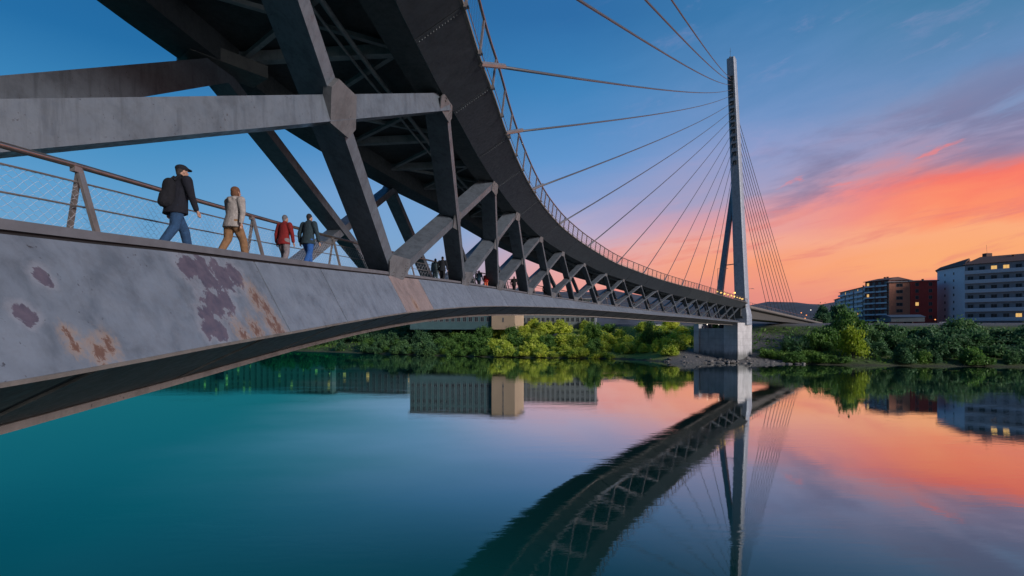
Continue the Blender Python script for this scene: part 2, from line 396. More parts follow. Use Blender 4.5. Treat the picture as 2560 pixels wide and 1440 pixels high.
bp = t.new('ShaderNodeBump'); bp.inputs['Strength'].default_value = .8; bp.inputs['Distance'].default_value = .3
t.link(t.noise(g, 2.2, 6, .7), bp.inputs['Height']); t.link(bp.outputs[0], b.inputs['Normal'])
M_BANK = m
xs = list(np.linspace(-600, -120, 25)) + list(np.linspace(-110, 160, 109)) + list(np.linspace(180, 700, 27))
ds = [-6, -3, -1, 0, .7, 1.5, 3, 5, 8, 12, 17, 23, 30, 37, 44, 52, 62, 90, 150, 300, 700, 1500]
q = MB(); vs = []
for x in xs:
    s = (shore(x + 2) - shore(x - 2)) / 4; L = math.sqrt(1 + s * s)
    jit = .5 * math.sin(x * 1.1) + .6 * math.sin(x * .37 + 1)
    for dd in ds:
        y = shore(x) + dd * L + (jit if dd < 8 else 0)
        vs.append((K * x, K * y, K * ground_s(x, y - (jit if dd < 8 else 0))))
fs = [(i * len(ds) + j, (i + 1) * len(ds) + j, (i + 1) * len(ds) + j + 1, i * len(ds) + j + 1) for i in range(len(xs) - 1) for j in range(len(ds) - 1)]
q.add(vs, fs); struct(q.build("river_bank", M_BANK, smooth=True, fix=False))

M_HILL = simple("hazy_hill_woodland", (.062, .075, .10), .95, .35, .03)  # blue haze of distance mixed into the woodland colour
q = MB(); vs = []; hx = np.linspace(-900, 1500, 90); rows = [(560, 0), (640, .45), (740, .85), (820, 1.0), (1000, .8), (1300, .2)]
for x in hx:
    top = 42 + 14 * math.sin(x * .004 + 1.3) + 7 * math.sin(x * .013) + 3 * math.sin(x * .05) + 1.6 * math.sin(x * .13)
    if x > 560: top *= 1 + min(.5, (x - 560) / 900)
    for (y, kz) in rows: vs.append((K * x, K * (y + 25 * math.sin(x * .01)), K * (9 + top * kz + 1.0 * math.sin(x * .31 + y))))
fs = [(i * 6 + j, (i + 1) * 6 + j, (i + 1) * 6 + j + 1, i * 6 + j + 1) for i in range(len(hx) - 1) for j in range(5)]
q.add(vs, fs); struct(q.build("hills", M_HILL, smooth=True, fix=False))

# ------------------------------------------------------------------ BRIDGE  (all heights in metres above the water)
EYE = WATER_TO_EYE
tY = [-60, -30, 0, 6.2, 9.2, 12, 16, 24, 36, 45.5, 56, 65, 74, 84, 90.2, 97.2, 105.8, 124.9, 146.6, 184]
fX = pchip(tY, [-9.5, -7.6, -6.2, -6.05, -6.0, -5.98, -5.9, -5.35, -3.25, -1.15, 1.85, 5.1, 9.0, 13.95, 18.0, 22.65, 28.3, 40.95, 55.3, 79.97])
fZ = pchip(tY, [EYE + h for h in (-1.6, -.6, .78, 1.14, 1.38, 1.58, 1.88, 2.46, 3.14, 3.54, 3.85, 4.03, 4.12, 4.12, 4.06, 3.97, 3.85, 3.68, 3.45, 3.11)])
fLB = pchip([-60, 16, 24, 36, 45.5, 56, 65, 74, 84, 92, 105, 125, 146, 184], [-1.6, -1.62, -1.6, -1.5, -1.44, -1.34, -1.22, -1.12, -1.0, -.92, -.8, -.65, -.55, -.42])
fUB = pchip([-60, 9.2, 16, 24, 36, 45.5, 56, 65, 74, 84, 92, 105, 125, 146, 184], [-2.6, -2.58, -2.5, -2.42, -2.25, -2.2, -2.17, -2.1, -2.02, -1.9, -1.85, -1.78, -1.68, -1.55, -1.3])
uY = [-60, -30, 0, 8, 16, 18.8, 22.2, 25, 29.9, 36, 44.9, 55.7, 65, 74.1, 83.9, 90.2, 97.7, 105.8, 122.7, 146, 186]
gX = pchip(uY, [-7.5, -5.6, -4.2, -3.95, -3.6, -3.35, -3.0, -2.62, -2.05, -1.15, .5, 3.15, 6.4, 10.35, 15.2, 19.36, 24.3, 29.6, 40.8, 56.2, 82.5])
gZ = pchip(uY, [EYE + h for h in [10.15] * 9 + [10.12, 10.05, 9.9, 9.7, 9.42, 9.05, 8.72, 8.35, 8.0, 7.68, 7.62, 7.65]])
fUO = pchip([-60, 16, 22, 36, 45, 56, 92, 110, 130, 186], [1.05, 1.05, 1.05, 1.05, 1.2, 1.45, 1.55, 1.85, 2.1, 1.9])
fUR = pchip([-60, 16, 22, 36, 45, 56, 92, 110, 130, 186], [2.45, 2.45, 2.45, 2.45, 2.5, 2.72, 2.85, 3.2, 3.45, 3.3])
fUW = pchip([-60, 0, 16, 25, 36, 45, 56, 186], [9.2, 9.2, 9.2, 9.0, 7.8, 6.6, 6.4, 6.4])     # width of the upper deck
LW = 5.8                                                                                       # width of the lower deck
def nlow(y): 
    s = (fX(y + .8) - fX(y - .8)) / 1.6; return unit(V(1, -s, 0))
def nup(y):
    s = (gX(y + .8) - gX(y - .8)) / 1.6; return unit(V(1, -s, 0))
def low(y, off=0.0, dz=0.0): return V(fX(y), y, fZ(y) + dz) + nlow(y) * off
def upp(y, off=0.0, dz=0.0): return V(gX(y), y, gZ(y) + dz) + nup(y) * off

BR = empty("bridge", (83, 187, 0), "long grey double deck cable stayed footbridge curving across the river to a tall mast", "bridge")
def part(q, name, m, parent=None, smooth=False): return q.build(name, m, BR if parent is None else parent, smooth)

def two_tone(o, n0, m2):
    if n0 < len(o.data.polygons):
        o.data.materials.append(m2)
        for p in o.data.polygons[n0:]: p.material_index = 1
Bst = [24, 36, 45.5, 56, 65, 74, 84, 90.2, 97.2, 105, 113.5, 122, 131, 140, 150, 160, 170, 180]
Nst = [23.1, 36, 44.9, 55.7, 65, 74.1, 83.9, 90.2, 97.7, 105.8, 114, 122.7, 131.5, 140.5, 150.5, 160.5, 170.5, 180.5]

# lower deck ---------------------------------------------------------------
def stations(a, b, step): 
    n = max(1, int(round((b - a) / step))); return [a + (b - a) * i / n for i in range(n + 1)]
seams = [-60, -40, -20, -6, 2.5, 12.05, 16.0, 22.9] + [36, 45.5, 56, 65, 74, 84, 90.2, 97.2, 105, 113.5, 122, 131, 140, 150, 160, 170, 184.3]
q = MB()      # backing hull (dark) just behind the panels, floor and keel
secs = []
for y in stations(-60, 184.3, 2.0):
    lb, ub = fLB(y), fUB(y)
    secs.append([low(y, -.06, -.08), low(y, .78, lb - .02), low(y, -1.2, ub + .05), low(y, -LW + 1.2, ub + .05), low(y, -LW - .78, lb), low(y, -LW, -.08)])
q.loft(secs); part(q, "lower_deck", M_DARK)
q = MB(); secs = []
for y in stations(-60, 184.3, 2.0): secs.append([low(y, -.3, -.02), low(y, -LW + .3, -.02), low(y, -LW + .3, -.07), low(y, -.3, -.07)])
q.loft(secs); part(q, "walkway_floor", M_ROADDECK)
for i in range(len(seams) - 1):           # bright outward-leaning fascia panels with open joints
    a, c_ = seams[i] + .03, seams[i + 1] - .03
    if i == 0: a = seams[0]
    pieces = [(a, c_, M_FASCIA)]
    if abs(seams[i] - 22.9) < .01: pieces = [(a, 27.3, M_PINK), (27.34, 31.6, M_FASCIA), (31.63, c_, M_FASCIA)]
    elif 30 < seams[i] < 100: mid = (a + c_) / 2; pieces = [(a, mid - .02, M_FASCIA), (mid + .02, c_, M_FASCIA)]
    for (p0, p1, mm) in pieces:
        q = MB(); secs = []
        for y in stations(p0, p1, 1.5):
            lb = fLB(y); secs.append([low(y, 0, 0), low(y, .85, lb), low(y, .80, lb - .02), low(y, -.05, -.03)])
        q.loft(secs); part(q, "fascia_panel", mm)
q = MB(); secs = []                       # lip along the nose
for y in stations(-60, 184.3, 1.5):
    lb = fLB(y); secs.append([low(y, .855, lb + .0), low(y, .875, lb - .01), low(y, .86, lb - .055), low(y, .76, lb - .05)])
q.loft(secs); part(q, "nose_lip", M_RIM)
us = [-60, -40, -20, -8, 2.2] + [6.55 + 4.45 * i for i in range(0, 42)]
us = [u for u in us if u < 181] + [184.3]
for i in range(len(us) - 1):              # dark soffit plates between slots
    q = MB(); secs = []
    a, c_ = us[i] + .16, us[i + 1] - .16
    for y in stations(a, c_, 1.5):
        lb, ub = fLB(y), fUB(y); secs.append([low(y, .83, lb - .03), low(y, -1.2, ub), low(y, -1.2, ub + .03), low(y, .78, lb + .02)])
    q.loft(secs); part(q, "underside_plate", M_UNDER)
q = MB(); secs = []
for y in stations(-60, 184.3, 1.5):
    ub = fUB(y); secs.append([low(y, -1.10, ub - .10), low(y, -1.10, ub + .02), low(y, -1.5, ub + .02), low(y, -1.5, ub - .10)])
q.loft(secs); part(q, "keel_flange", M_RIM)
for s_ in (0, 1):
    q = MB(); secs = []
    for y in stations(-60, 184.3, 1.5):
        o = -.03 if s_ == 0 else -LW + .30
        secs.append([low(y, o, .06), low(y, o - .28, .06), low(y, o - .28, .19), low(y, o, .19)])
    q.loft(secs); part(q, "deck_kerb", M_KERB)
    q = MB(); secs = []
    for y in stations(-60, 184.3, 1.5): secs.append([low(y, o - .05, -.03), low(y, o - .24, -.03), low(y, o - .24, .065), low(y, o - .05, .065)])
    q.loft(secs); part(q, "kerb_gap", M_DARK)

# upper deck ---------------------------------------------------------------
useam = [-60, -40, -20, -6, 6, 12.5, 18.2, 24.2, 30.5, 36.6, 45.5, 56.3, 65.6, 74.7, 84.5, 91, 98.4, 106.5, 115, 123.5, 132, 141, 151, 161, 171, 186]
for i in range(len(useam) - 1):
    q = MB(); secs = []
    for y in stations(useam[i] + .03, useam[i + 1] - .03, 1.5):
        secs.append([upp(y, 0, 0), upp(y, 1.65, fUO(y)), upp(y, 1.55, fUO(y) + .02), upp(y, -.06, .05)])
    q.loft(secs); n0 = len(q.f)
    if 0 < useam[i] < 60:                                    # bolted splice at the joint
        y = useam[i] + .22
        for k in range(15):
            f_ = .06 + .88 * k / 14; c_ = upp(y, 1.65 * f_, fUO(y) * f_); nn = unit(np.cross(upp(y + .5) - upp(y), upp(y, 1.65, fUO(y)) - upp(y))); nn = nn if nn[2] < 0 else -nn
            q.tube([c_ - nn * .03, c_ + nn * .02], .024, 6)
    two_tone(part(q, "upper_fascia_panel", M_UFASCIA), n0, M_BRACE)
q = MB(); secs = []
for y in stations(-60, 186, 1.5):
    o = fUO(y); secs.append([upp(y, 1.60, o), upp(y, 1.76, o + .03), upp(y, 1.76, o + .15), upp(y, 1.60, o + .15)])
q.loft(secs); part(q, "upper_rim", M_RIM)
q = MB(); secs = []
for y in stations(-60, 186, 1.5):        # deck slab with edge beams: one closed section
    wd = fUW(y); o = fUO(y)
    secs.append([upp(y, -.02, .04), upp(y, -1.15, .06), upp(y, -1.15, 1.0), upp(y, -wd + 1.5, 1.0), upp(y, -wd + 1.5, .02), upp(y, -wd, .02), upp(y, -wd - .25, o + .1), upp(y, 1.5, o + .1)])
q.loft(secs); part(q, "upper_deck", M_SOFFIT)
brs = stations(-30, 184, 4.6)
for i, y in enumerate(brs):              # cross beams and X bracing under the slab
    wd = fUW(y); q = MB(); q.beam(upp(y, -1.15, .52), upp(y, -wd + 1.5, .52), V(0, 0, 1), .34, .40); part(q, "cross_beam", M_BRACE)
    if i < len(brs) - 1:
        y2 = brs[i + 1]; w2 = fUW(y2); q = MB()
        q.beam(upp(y, -1.15, .60), upp(y2, -w2 + 1.5, .60), V(0, 0, 1), .2, .16)
        part(q, "bracing_bar", M_BRACE)
        if i % 2 == 0:
            q = MB(); q.beam(upp(y, -wd + 1.5, .70), upp(y2, -1.15, .70), V(0, 0, 1), .2, .16); part(q, "bracing_bar", M_BRACE)

for off, r in ((-2.6, .10), (-3.1, .06)):
    q = MB(); q.tube([upp(y, off, .46 if r > .08 else .5) for y in stations(-30, 184, 3)], r, 7); part(q, "service_pipe", M_BRACE, smooth=True)

# truss --------------------------------------------------------------------
def hull2(pts):
    pts = sorted(pts)
    def half(ps):
        h = []
        for p in ps:
            while len(h) > 1 and (h[-1][0] - h[-2][0]) * (p[1] - h[-2][1]) - (h[-1][1] - h[-2][1]) * (p[0] - h[-2][0]) <= 0: h.pop()
            h.append(p)
        return h
    a = half(pts); b_ = half(pts[::-1]); return a[:-1] + b_[:-1]
def gusset(c0, dirs, nrm, off=.03, th=.05, m_=None, name="gusset_plate", bolts=False):
    """dirs: (unit vector, reach, width); plate in the plane normal to nrm, slightly proud of the members"""
    e1 = unit(dirs[0][0] - nrm * np.dot(dirs[0][0], nrm)); e2 = np.cross(nrm, e1); pts = []
    for u, r, wd in dirs:
        a = V(np.dot(u, e1), np.dot(u, e2), 0)[:2]; a = a / np.linalg.norm(a); pr = np.array([-a[1], a[0]])
        for s_ in (-1, 1): pts.append(tuple(a * r + pr * s_ * wd / 2))
    h = hull2(pts)
    q = MB(); q.prism([c0 + e1 * p[0] + e2 * p[1] + nrm * off for p in h], -nrm * th); n0 = len(q.f)
    if bolts:                                                # two bolt rows at the root of every member
        for u, r, wd in dirs:
            sd = unit(np.cross(nrm, u))
            for a in (.62, .8):
                for b_ in (-.3, 0, .3):
                    c_ = c0 + u * r * a + sd * wd * b_ + nrm * off; q.tube([c_ - nrm * .02, c_ + nrm * .022], .02, 6)
    two_tone(part(q, name, m_ or M_GUSSET), n0, M_UNDER)
def bpt(y): return low(y, .0, .0)
def npt(y): return upp(y, .0, .0)
Bn = [bpt(y) for y in Bst]; Nn = [npt(y) for y in Nst]
B0 = V(-10.4, 3.0, EYE + .78)
P0 = V(-5.42, 16.35, EYE + 7.0)                                   # where the first near cross sits
N0 = Bn[0] + (P0 - Bn[0]) * 1.93
wds = [.62, .44, .42, .40, .38, .36, .33, .31, .29, .27, .25, .25, .25, .25, .25, .25, .25, .25]
def member(a, b_, dep, w_, d_, ext0=.0, ext1=.0, w2=None, name="truss_diagonal"):
    ax = unit(b_ - a); q = MB(); q.beam(a - ax * ext0, b_ + ax * ext1, dep, w_, d_, w2); return part(q, name, M_TRUSS)
def inplane(n_, a, b_, c_):
    nn = unit(np.cross(b_ - a, c_ - a)); return nn if np.dot(nn, n_) > 0 else -nn
# first large panel
nr = inplane(V(1, 0, -.3), Bn[0], N0, Nn[0])
member(Bn[0], N0, -nr, .50, 1.25, .15, .3, .40)
member(B0, Nn[0], V(-1, 0, -.22), .84, .8, .5, .2, .72)
xc = P0
gusset(xc, [(unit(N0 - Bn[0]), .88, .40), (unit(Bn[0] - N0), .95, .46), (unit(Nn[0] - B0), .66, .72), (unit(B0 - Nn[0]), .66, .78)], nr, .16, .3)
for i in range(len(Bn) - 1):
    w_ = max(.2, [.48, .42, .38, .35][i] if i < 4 else .35 - .02 * (i - 3)); wp = max(.16, .32 - .025 * i); d_ = 1.1 if i < 3 else max(.5, 1.1 - .07 * i); gs = max(.42, 1 - .07 * i)
    nr = inplane(nlow(Bst[i]), Bn[i], Bn[i + 1], Nn[i + 1])
    member(Nn[i], Bn[i + 1], -nr, wp, d_, .25, .1, wp * 1.15)
    member(Bn[i], Nn[i + 1], -nr, w_ * .96, d_ * .9, .1, .25)
    u1 = unit(Nn[i + 1] - Bn[i]); u2 = unit(Nn[i] - Bn[i + 1])
    # crossing point (least squares)
    A = np.array([(Nn[i + 1] - Bn[i]), -(Nn[i] - Bn[i + 1])]).T; sol = np.linalg.lstsq(A, Bn[i + 1] - Bn[i], rcond=None)[0]
    cp = Bn[i] + (Nn[i + 1] - Bn[i]) * sol[0]
    gusset(cp, [(u1, .6 * gs, w_), (-u1, .6 * gs, w_), (u2, .7 * gs, wp), (-u2, .7 * gs, wp)], nr, .05)
    prev = unit((N0 if i == 0 else Nn[i - 1]) - Bn[i])
    gusset(Bn[i] + V(0, 0, .05), [(u1, 1.35 * gs, w_), (prev, 1.35 * gs, wp * 1.1), (unit(Bn[i + 1] - Bn[i]), .75 * gs, .5 * gs), (unit(Bn[i] - Bn[i + 1]), .75 * gs, .5 * gs)], nr, .06, bolts=i < 3)
    upl = unit((B0 if i == 0 else Bn[i - 1]) - Nn[i])
    gusset(Nn[i], [(unit(Bn[i + 1] - Nn[i]), 1.0 * gs, wp), (upl, .85 * gs, w_), (unit(Nn[i + 1] - Nn[i]), .5 * gs, .4 * gs), (unit(Nn[i] - Nn[i + 1]), .5 * gs, .4 * gs)], nr, .06, bolts=i < 3)
# far truss, nodes half a bay behind the near ones
Fn = [V(-11.25, 20.3, EYE + 10.15), V(-8.45, 37.5, EYE + 10.1)] + [upp(y, -fUW(y) + .5, .0) for y in Nst[2:]]
Fb = [V(-13.5, 3, EYE + 0.0), low(24.5, -LW + .1, 0), low(36, -LW + .1, 0)] + [low(y, -LW + .1, 0) for y in Bst[2:]]
dep = V(1, 0, 0)
member(Fb[0], Fn[0], V(-1, .2, 0), 1.0, .8, .3, .3, .9)
for i in range(len(Fn) - 1):
    w_ = wds[i + 1] * 1.1; dpv = nlow(Bst[i])
    member(Fn[i], Fb[i + 2] if i + 2 < len(Fb) else Fb[-1], -dpv, w_, .9 if i < 4 else .5, .2, .1)
    member(Fb[i + 1], Fn[i + 1], -dpv, w_ * .9, .8 if i < 4 else .5, .1, .2)
q = MB(); q.beam(Fn[0] + V(-.9, -1.1, .0), Fn[0] + V(.9, 1.1, .0), V(0, 0, 1), 1.3, .5); part(q, "gusset_plate", M_UNDER)

# lower fence: A-frame posts, handrail, cables, wire net --------------------
FO, FH = -1.6, 1.50
LR = part((lambda q: (q.tube([low(y, FO, FH) for y in stations(2, 182, 1.2)], .052, 10), q)[1])(MB()), "walkway_railing", M_RAIL, smooth=True)
for hz in (1.22, .80, .36):
    q = MB(); q.tube([low(y, FO, hz) for y in stations(2, 182, 1.6)], .017, 6); q.build("railing_cable", M_POST, LR)
pst = [9.05, 15.0, 20.8] + [25.5 + 4.6 * i for i in range(0, 34)]
for y in pst:
    q = MB(); n_ = nlow(y); a = low(y, FO, FH - .05)
    tdir = unit(low(y + .5) - low(y - .5))
    q.beam(a, low(y, FO + .34, -.02) + tdir * .1, tdir, .055, .12)
    q.beam(a + tdir * .02, low(y, FO - .22, -.02), tdir, .05, .09)
    q.box(a + V(0, 0, .0), .09, .16, .14, 0)
    q.build("railing_post", M_POST, LR)
def net(fn, y0, y1, z0, z1, cell, r, amp):
    """woven wire net: zig-zag strands that meet their neighbours, as thin tubes"""
    q = MB(); rows = max(2, int(round((z1 - z0) / cell))); L = np.linalg.norm(fn(y1, 0) - fn(y0, 0)); n = max(4, int(L / (cell * 1.15)))
    for k in range(rows + 1):
        pts = []
        for j in range(n + 1):
            f_ = j / n; z = z0 + (z1 - z0) * k / rows + (.5 if (j + k) % 2 else -.5) * cell * .8 + random.uniform(-amp, amp)
            pts.append(fn(y0 + (y1 - y0) * f_, min(max(z, z0), z1)))
        q.tube(pts, r, 3, False)
    return q
ends = [3.0] + pst
for i in range(len(ends) - 1):
    if ends[i] > 62: break
    cell = .075 if ends[i] < 20 else (.10 if ends[i] < 30 else .2)
    net(lambda y, z: low(y, FO - .02, z), ends[i], ends[i + 1], .06, 1.22, cell, .0032 if ends[i] < 30 else .005, .012).build("wire_net", M_NET, LR, fix=False)

# upper railing -------------------------------------------------------------
UR = part((lambda q: (q.tube([upp(y, 1.98, fUR(y)) for y in stations(-20, 185, 1.2)], .065, 8), q)[1])(MB()), "deck_railing", M_RAIL, smooth=True)
ys = stations(-19, 46, 3.05) + stations(48, 184, 2.1)
for k, y in enumerate(ys):
    o = fUO(y); tdir = unit(upp(y + .5) - upp(y - .5))
    q = MB(); q.beam(upp(y, 1.80, o - .02), upp(y, 1.98, fUR(y)), tdir, .085, .13); q.beam(upp(y, 1.72, o + .05), upp(y, 1.9, o + .1), tdir, .16, .2)
    q.build("railing_post", M_POST, UR)
q = MB(); q.tube([upp(y, 1.82, fUO(y) + .22) for y in stations(-20, 185, 1.5)], .02, 5); q.build("bottom_rail", M_POST, UR)
for i in range(len(ys) - 1):
    y0, y1 = ys[i], ys[i + 1]
    if y1 < 5 : continue
    def fn(y, z): 
        o = fUO(y) + .22; h = fUR(y) - o; return upp(y, 1.82 + .16 * z, o + h * z)
    q = MB(); nr_ = 7 if y0 < 60 else 4
    for k in range(nr_ + 1):
        n_ = max(4, int((y1 - y0) / .22)); pts = [fn(y0 + (y1 - y0) * j / n_, min(1, max(0, (k + (.4 if (j + k) % 2 else -.4)) / nr_))) for j in range(n_ + 1)]
        q.tube(pts, .006 if y0 < 40 else .009, 3, False)
    q.build("wire_net", M_WIRE, UR, fix=False)

# pylon ----------------------------------------------------------------------
HD = unit(V(.6, .8, 0)); LF = V(-HD[1], HD[0], 0)          # along the deck, and to its far side
def ring4(c_, a, b_): return [c_ - HD * a / 2 - LF * b_ / 2, c_ + HD * a / 2 - LF * b_ / 2, c_ + HD * a / 2 + LF * b_ / 2, c_ - HD * a / 2 + LF * b_ / 2]
MY = 187.5
def mz(py): return EYE + (825 - py) / 1300 * MY             # height of a mark read off the elevation drawing
q = MB()
axis = pchip([mz(770), mz(480), mz(150)], [0, 1.75, 3.9])    # lean of the mast towards the far side
def mast_c(z): return V(83.05, MY, z) + V(-1, 0, 0) * axis(z)
ZB = mz(772)
MW = [(mz(812), 5.9, 5.4), (mz(790), 5.8, 5.4), (mz(775), 5.5, 4.7), (mz(768), 4.9, 4.1), (mz(650), 4.7, 3.8), (mz(450), 4.2, 3.3), (mz(280), 3.7, 2.9), (mz(153), 3.4, 2.7)]
secs = []
for z, a, b_ in MW:
    c4 = ring4(mast_c(max(ZB, z)) * V(1, 1, 0) + V(0, 0, z), a, b_); r_ = []
    for i in range(4):                                       # chamfered corners
        p, n0, n1 = c4[i], c4[i - 1], c4[(i + 1) % 4]; r_ += [p + (n0 - p) * .1, p + (n1 - p) * .1]
    secs.append(r_)
secs.append([p + V(0, 0, .8) * (1 if i < 5 else .6) for i, p in enumerate(secs[-1])])
q.loft(secs); MAST = part(q, "mast", M_MAST)
tops = [mz(p) for p in (200, 207, 217, 229, 243, 262, 280, 298, 315, 332, 350, 368, 388, 410)]
def mast_w(z): return np.interp(z, [m_[0] for m_ in MW], [m_[1] for m_ in MW])
for z in tops[:]:
    c4 = mast_c(z) - HD * (mast_w(z) / 2 + .2); q = MB()
    q.beam(c4 + V(0, 0, -.75), c4 + V(0, 0, .4), HD, 1.3, .25); q.beam(c4 + V(0, 0, .4) - HD * .15, c4 + V(0, 0, .7) - HD * .15, HD, 1.45, .45)
    q.build("anchor_box", M_UNDER, MAST)
q = MB()                                                      # the second, slender leg on the far side of the deck
f0 = V(76.4, 191.8, mz(745)); f1 = mast_c(mz(440)) + LF * .6
q.loft([ring4(f0 + V(0, 0, -6), 2.4, 2.0), ring4(f0, 2.35, 1.95), ring4(f1, 1.6, 1.3)]); part(q, "mast_leg", M_MAST)
for py in (548, 662):
    z = mz(py); k = (z - f0[2]) / (f1[2] - f0[2]); q = MB(); a = f0 + (f1 - f0) * k
    q.beam(V(a[0], a[1], z), mast_c(z + .4), V(0, 0, 1), .32, .32); part(q, "crossbar", M_MAST)
q = MB(); tp = mast_c(mz(148))
q.tube([tp + V(-.4, 0, -.2), tp + V(-.4, 0, 4.0)], .05, 5); q.tube([tp + V(-.7, 0, 2.8), tp + V(-.1, 0, 2.8)], .04, 5); q.box(tp + V(-.4, 0, .4), .7, .7, .8); part(q, "antenna", M_UNDER)
# pier
HP_ = unit(V(.75, .66, 0)); LP_ = V(-HP_[1], HP_[0], 0); a0 = V(78.4, 180.6, 0)
def rect(o, du, dv, z): return [V(*(o[:2]), z), V(*((o + HP_ * du)[:2]), z), V(*((o + HP_ * du + LP_ * dv)[:2]), z), V(*((o + LP_ * dv)[:2]), z)]
ZT = EYE + 2.55
q = MB(); q.loft([rect(a0, 11.0, 5.0, -1), rect(a0, 11.0, 5.0, ZT)]); PIER = part(q, "pier", M_CONC2)
q = MB(); a1 = a0 + LP_ * 5.0 + HP_ * .5
q.loft([rect(a1, 8.0, 9.6, -1), rect(a1, 8.0, 9.6, ZT - 1.9)]); q.build("pier_wall", M_CONC, PIER)
a2 = a1 + LP_ * 9.6 - HP_ * .4; q = MB()
q.loft([rect(a2, 8.6, 2.0, -1), rect(a2, 8.6, 2.0, ZT - .4)]); q.build("pier_end", M_CONC2, PIER)
for k in (2.4, 6.6):
    q = MB(); q.box(a1 + LP_ * k + HP_ * 2.5 + V(0, 0, ZT - 1.1), 1.1, 1.1, 1.6, .7); q.build("bearing", M_DARK, PIER)
# approach span past the pylon
HA = unit(V(.64, .77, 0)); LA = V(-HA[1], HA[0], 0)
def app(tt, off, z): p = V(81.9, 186.6, 0) + HA * tt - LA * off; return V(p[0], p[1], z)
def zt_(tt): return EYE + 8.75 - .031 * tt
def zb_(tt): return EYE + 4.2 - .010 * tt
q = MB(); secs = []
for tt in stations(-2, 150, 6):
    zt = zt_(tt); zb = zb_(tt)
    secs.append([app(tt, 2.2, zt), app(tt, 2.2, zt - .8), app(tt, .7, zt - 1.1), app(tt, .7, zb + .7), app(tt, 1.4, zb + .6), app(tt, 1.4, zb), app(tt, -7.0, zb), app(tt, -8.0, zt)])
q.loft(secs); part(q, "approach_span", M_UNDER)
q = MB(); secs = []
for tt in stations(4, 150, 6):
    zt = zt_(tt); secs.append([app(tt, 2.3, zt - .5), app(tt, 2.3, zt + .16), app(tt, 2.0, zt + .16), app(tt, 2.0, zt - .5)])
q.loft(secs); part(q, "approach_rim", M_RIM)
AR = part((lambda q: (q.tube([app(tt, 2.2, zt_(tt) + 1.35) for tt in stations(4, 150, 6)], .06, 6), q)[1])(MB()), "approach_railing", M_RAIL)
for tt in stations(4, 150, 3.2):
    q = MB(); z = zt_(tt); q.beam(app(tt, 2.2, z + .1), app(tt, 2.2, z + 1.35), HA, .09, .12); q.build("railing_post", M_POST, AR)
q = MB()
for z in (EYE + 1.5, EYE + 3.7): pass
q.loft([[app(98, 1.8, 4), app(104, 1.8, 4), app(104, -8, 4), app(98, -8, 4)], [app(98, 1.8, zb_(100) - .1), app(104, 1.8, zb_(100) - .1), app(104, -8, zb_(100) - .1), app(98, -8, zb_(100) - .1)]]); part(q, "abutment", M_CONC)

# stay cables -----------------------------------------------------------------
anch = [7.2, 9.8, 14.0, 22.2, 29.9, 42, 56.5, 70, 84, 94.5, 105, 115.5, 127, 137]
def sag(a, b_, s_, n=14): return [a + (b_ - a) * i / n - V(0, 0, 1) * s_ * 4 * (i / n) * (1 - i / n) for i in range(n + 1)]
for y, z in zip(anch, tops):
    a = upp(y, 1.72, fUO(y) + .05); b_ = mast_c(z) - HD * (mast_w(z) / 2 + .2)
    L = np.linalg.norm(b_ - a); q = MB(); q.tube(sag(a, b_, L * .006), .075, 6, True); cb = part(q, "stay_cable", M_CABLE, smooth=True)
    u = unit(b_ - a); q = MB(); q.tube([a - u * .1, a + u * 2.3], .12, 7); q.build("cable_sleeve", M_POST, cb)
for k in range(9):
    z = mz(265 + 22 * k); tt = 85 - 6.9 * k
    a = app(tt, 1.9, zt_(tt) + .1); b_ = mast_c(z) + HD * (mast_w(z) / 2)
    q = MB(); q.tube(sag(a, b_, .5), .10, 5, True); part(q, "stay_cable", M_CABLE, smooth=True)

# ------------------------------------------------------------------ PEOPLE
def capsule(q, p0, r0, p1, r1, k=12, flat=1.0):
    """closed tapered capsule; flat squeezes it front to back"""
    p0, p1 = np.array(p0, float), np.array(p1, float); t = unit(p1 - p0)
    e = np.cross(t, V(0, 1, 0)); e = unit(e) if np.linalg.norm(e) > .1 else V(1, 0, 0); f = np.cross(e, t)
    rings = []
    for a in (-90, -60, -30, 0): rings.append((p0 + t * r0 * math.sin(R_(a)), r0 * max(.02, math.cos(R_(a)))))
    for a in (0, 30, 60, 90): rings.append((p1 + t * r1 * math.sin(R_(a)), r1 * max(.02, math.cos(R_(a)))))
    q.loft([[c_ + r * (math.cos(2 * math.pi * j / k) * e + math.sin(2 * math.pi * j / k) * f * flat) for j in range(k)] for c_, r in rings])
def fuse(q, name, m_, parent, vox=.018, it=3):
    """union of the overlapping volumes as one continuous skin"""
    me = q.mesh("tmp"); o = bpy.data.objects.new("tmp", me); COL.objects.link(o)
    r = o.modifiers.new("r", 'REMESH'); r.mode = 'VOXEL'; r.voxel_size = vox
    sm = o.modifiers.new("s", 'SMOOTH'); sm.iterations = it; sm.factor = .5
    dg = bpy.context.evaluated_depsgraph_get(); dg.update()
    ev = bpy.data.meshes.new_from_object(o.evaluated_get(dg)); ev.name = name
    bpy.data.objects.remove(o); bpy.data.meshes.remove(me)
    ev.polygons.foreach_set('use_smooth', [True] * len(ev.polygons)); ev.materials.clear(); ev.materials.append(m_)
    k = bpy.data.objects.new(name, ev); COL.objects.link(k); k.parent = parent; return k
CLOTH = {}
def cloth(c, rough=.9):
    if c not in CLOTH: CLOTH[c] = simple("cloth", lin(*c), rough, .25, 11, bump=.6)
    return CLOTH[c]
M_SKIN = simple("skin", (.42, .24, .17), .55, .08, 8)
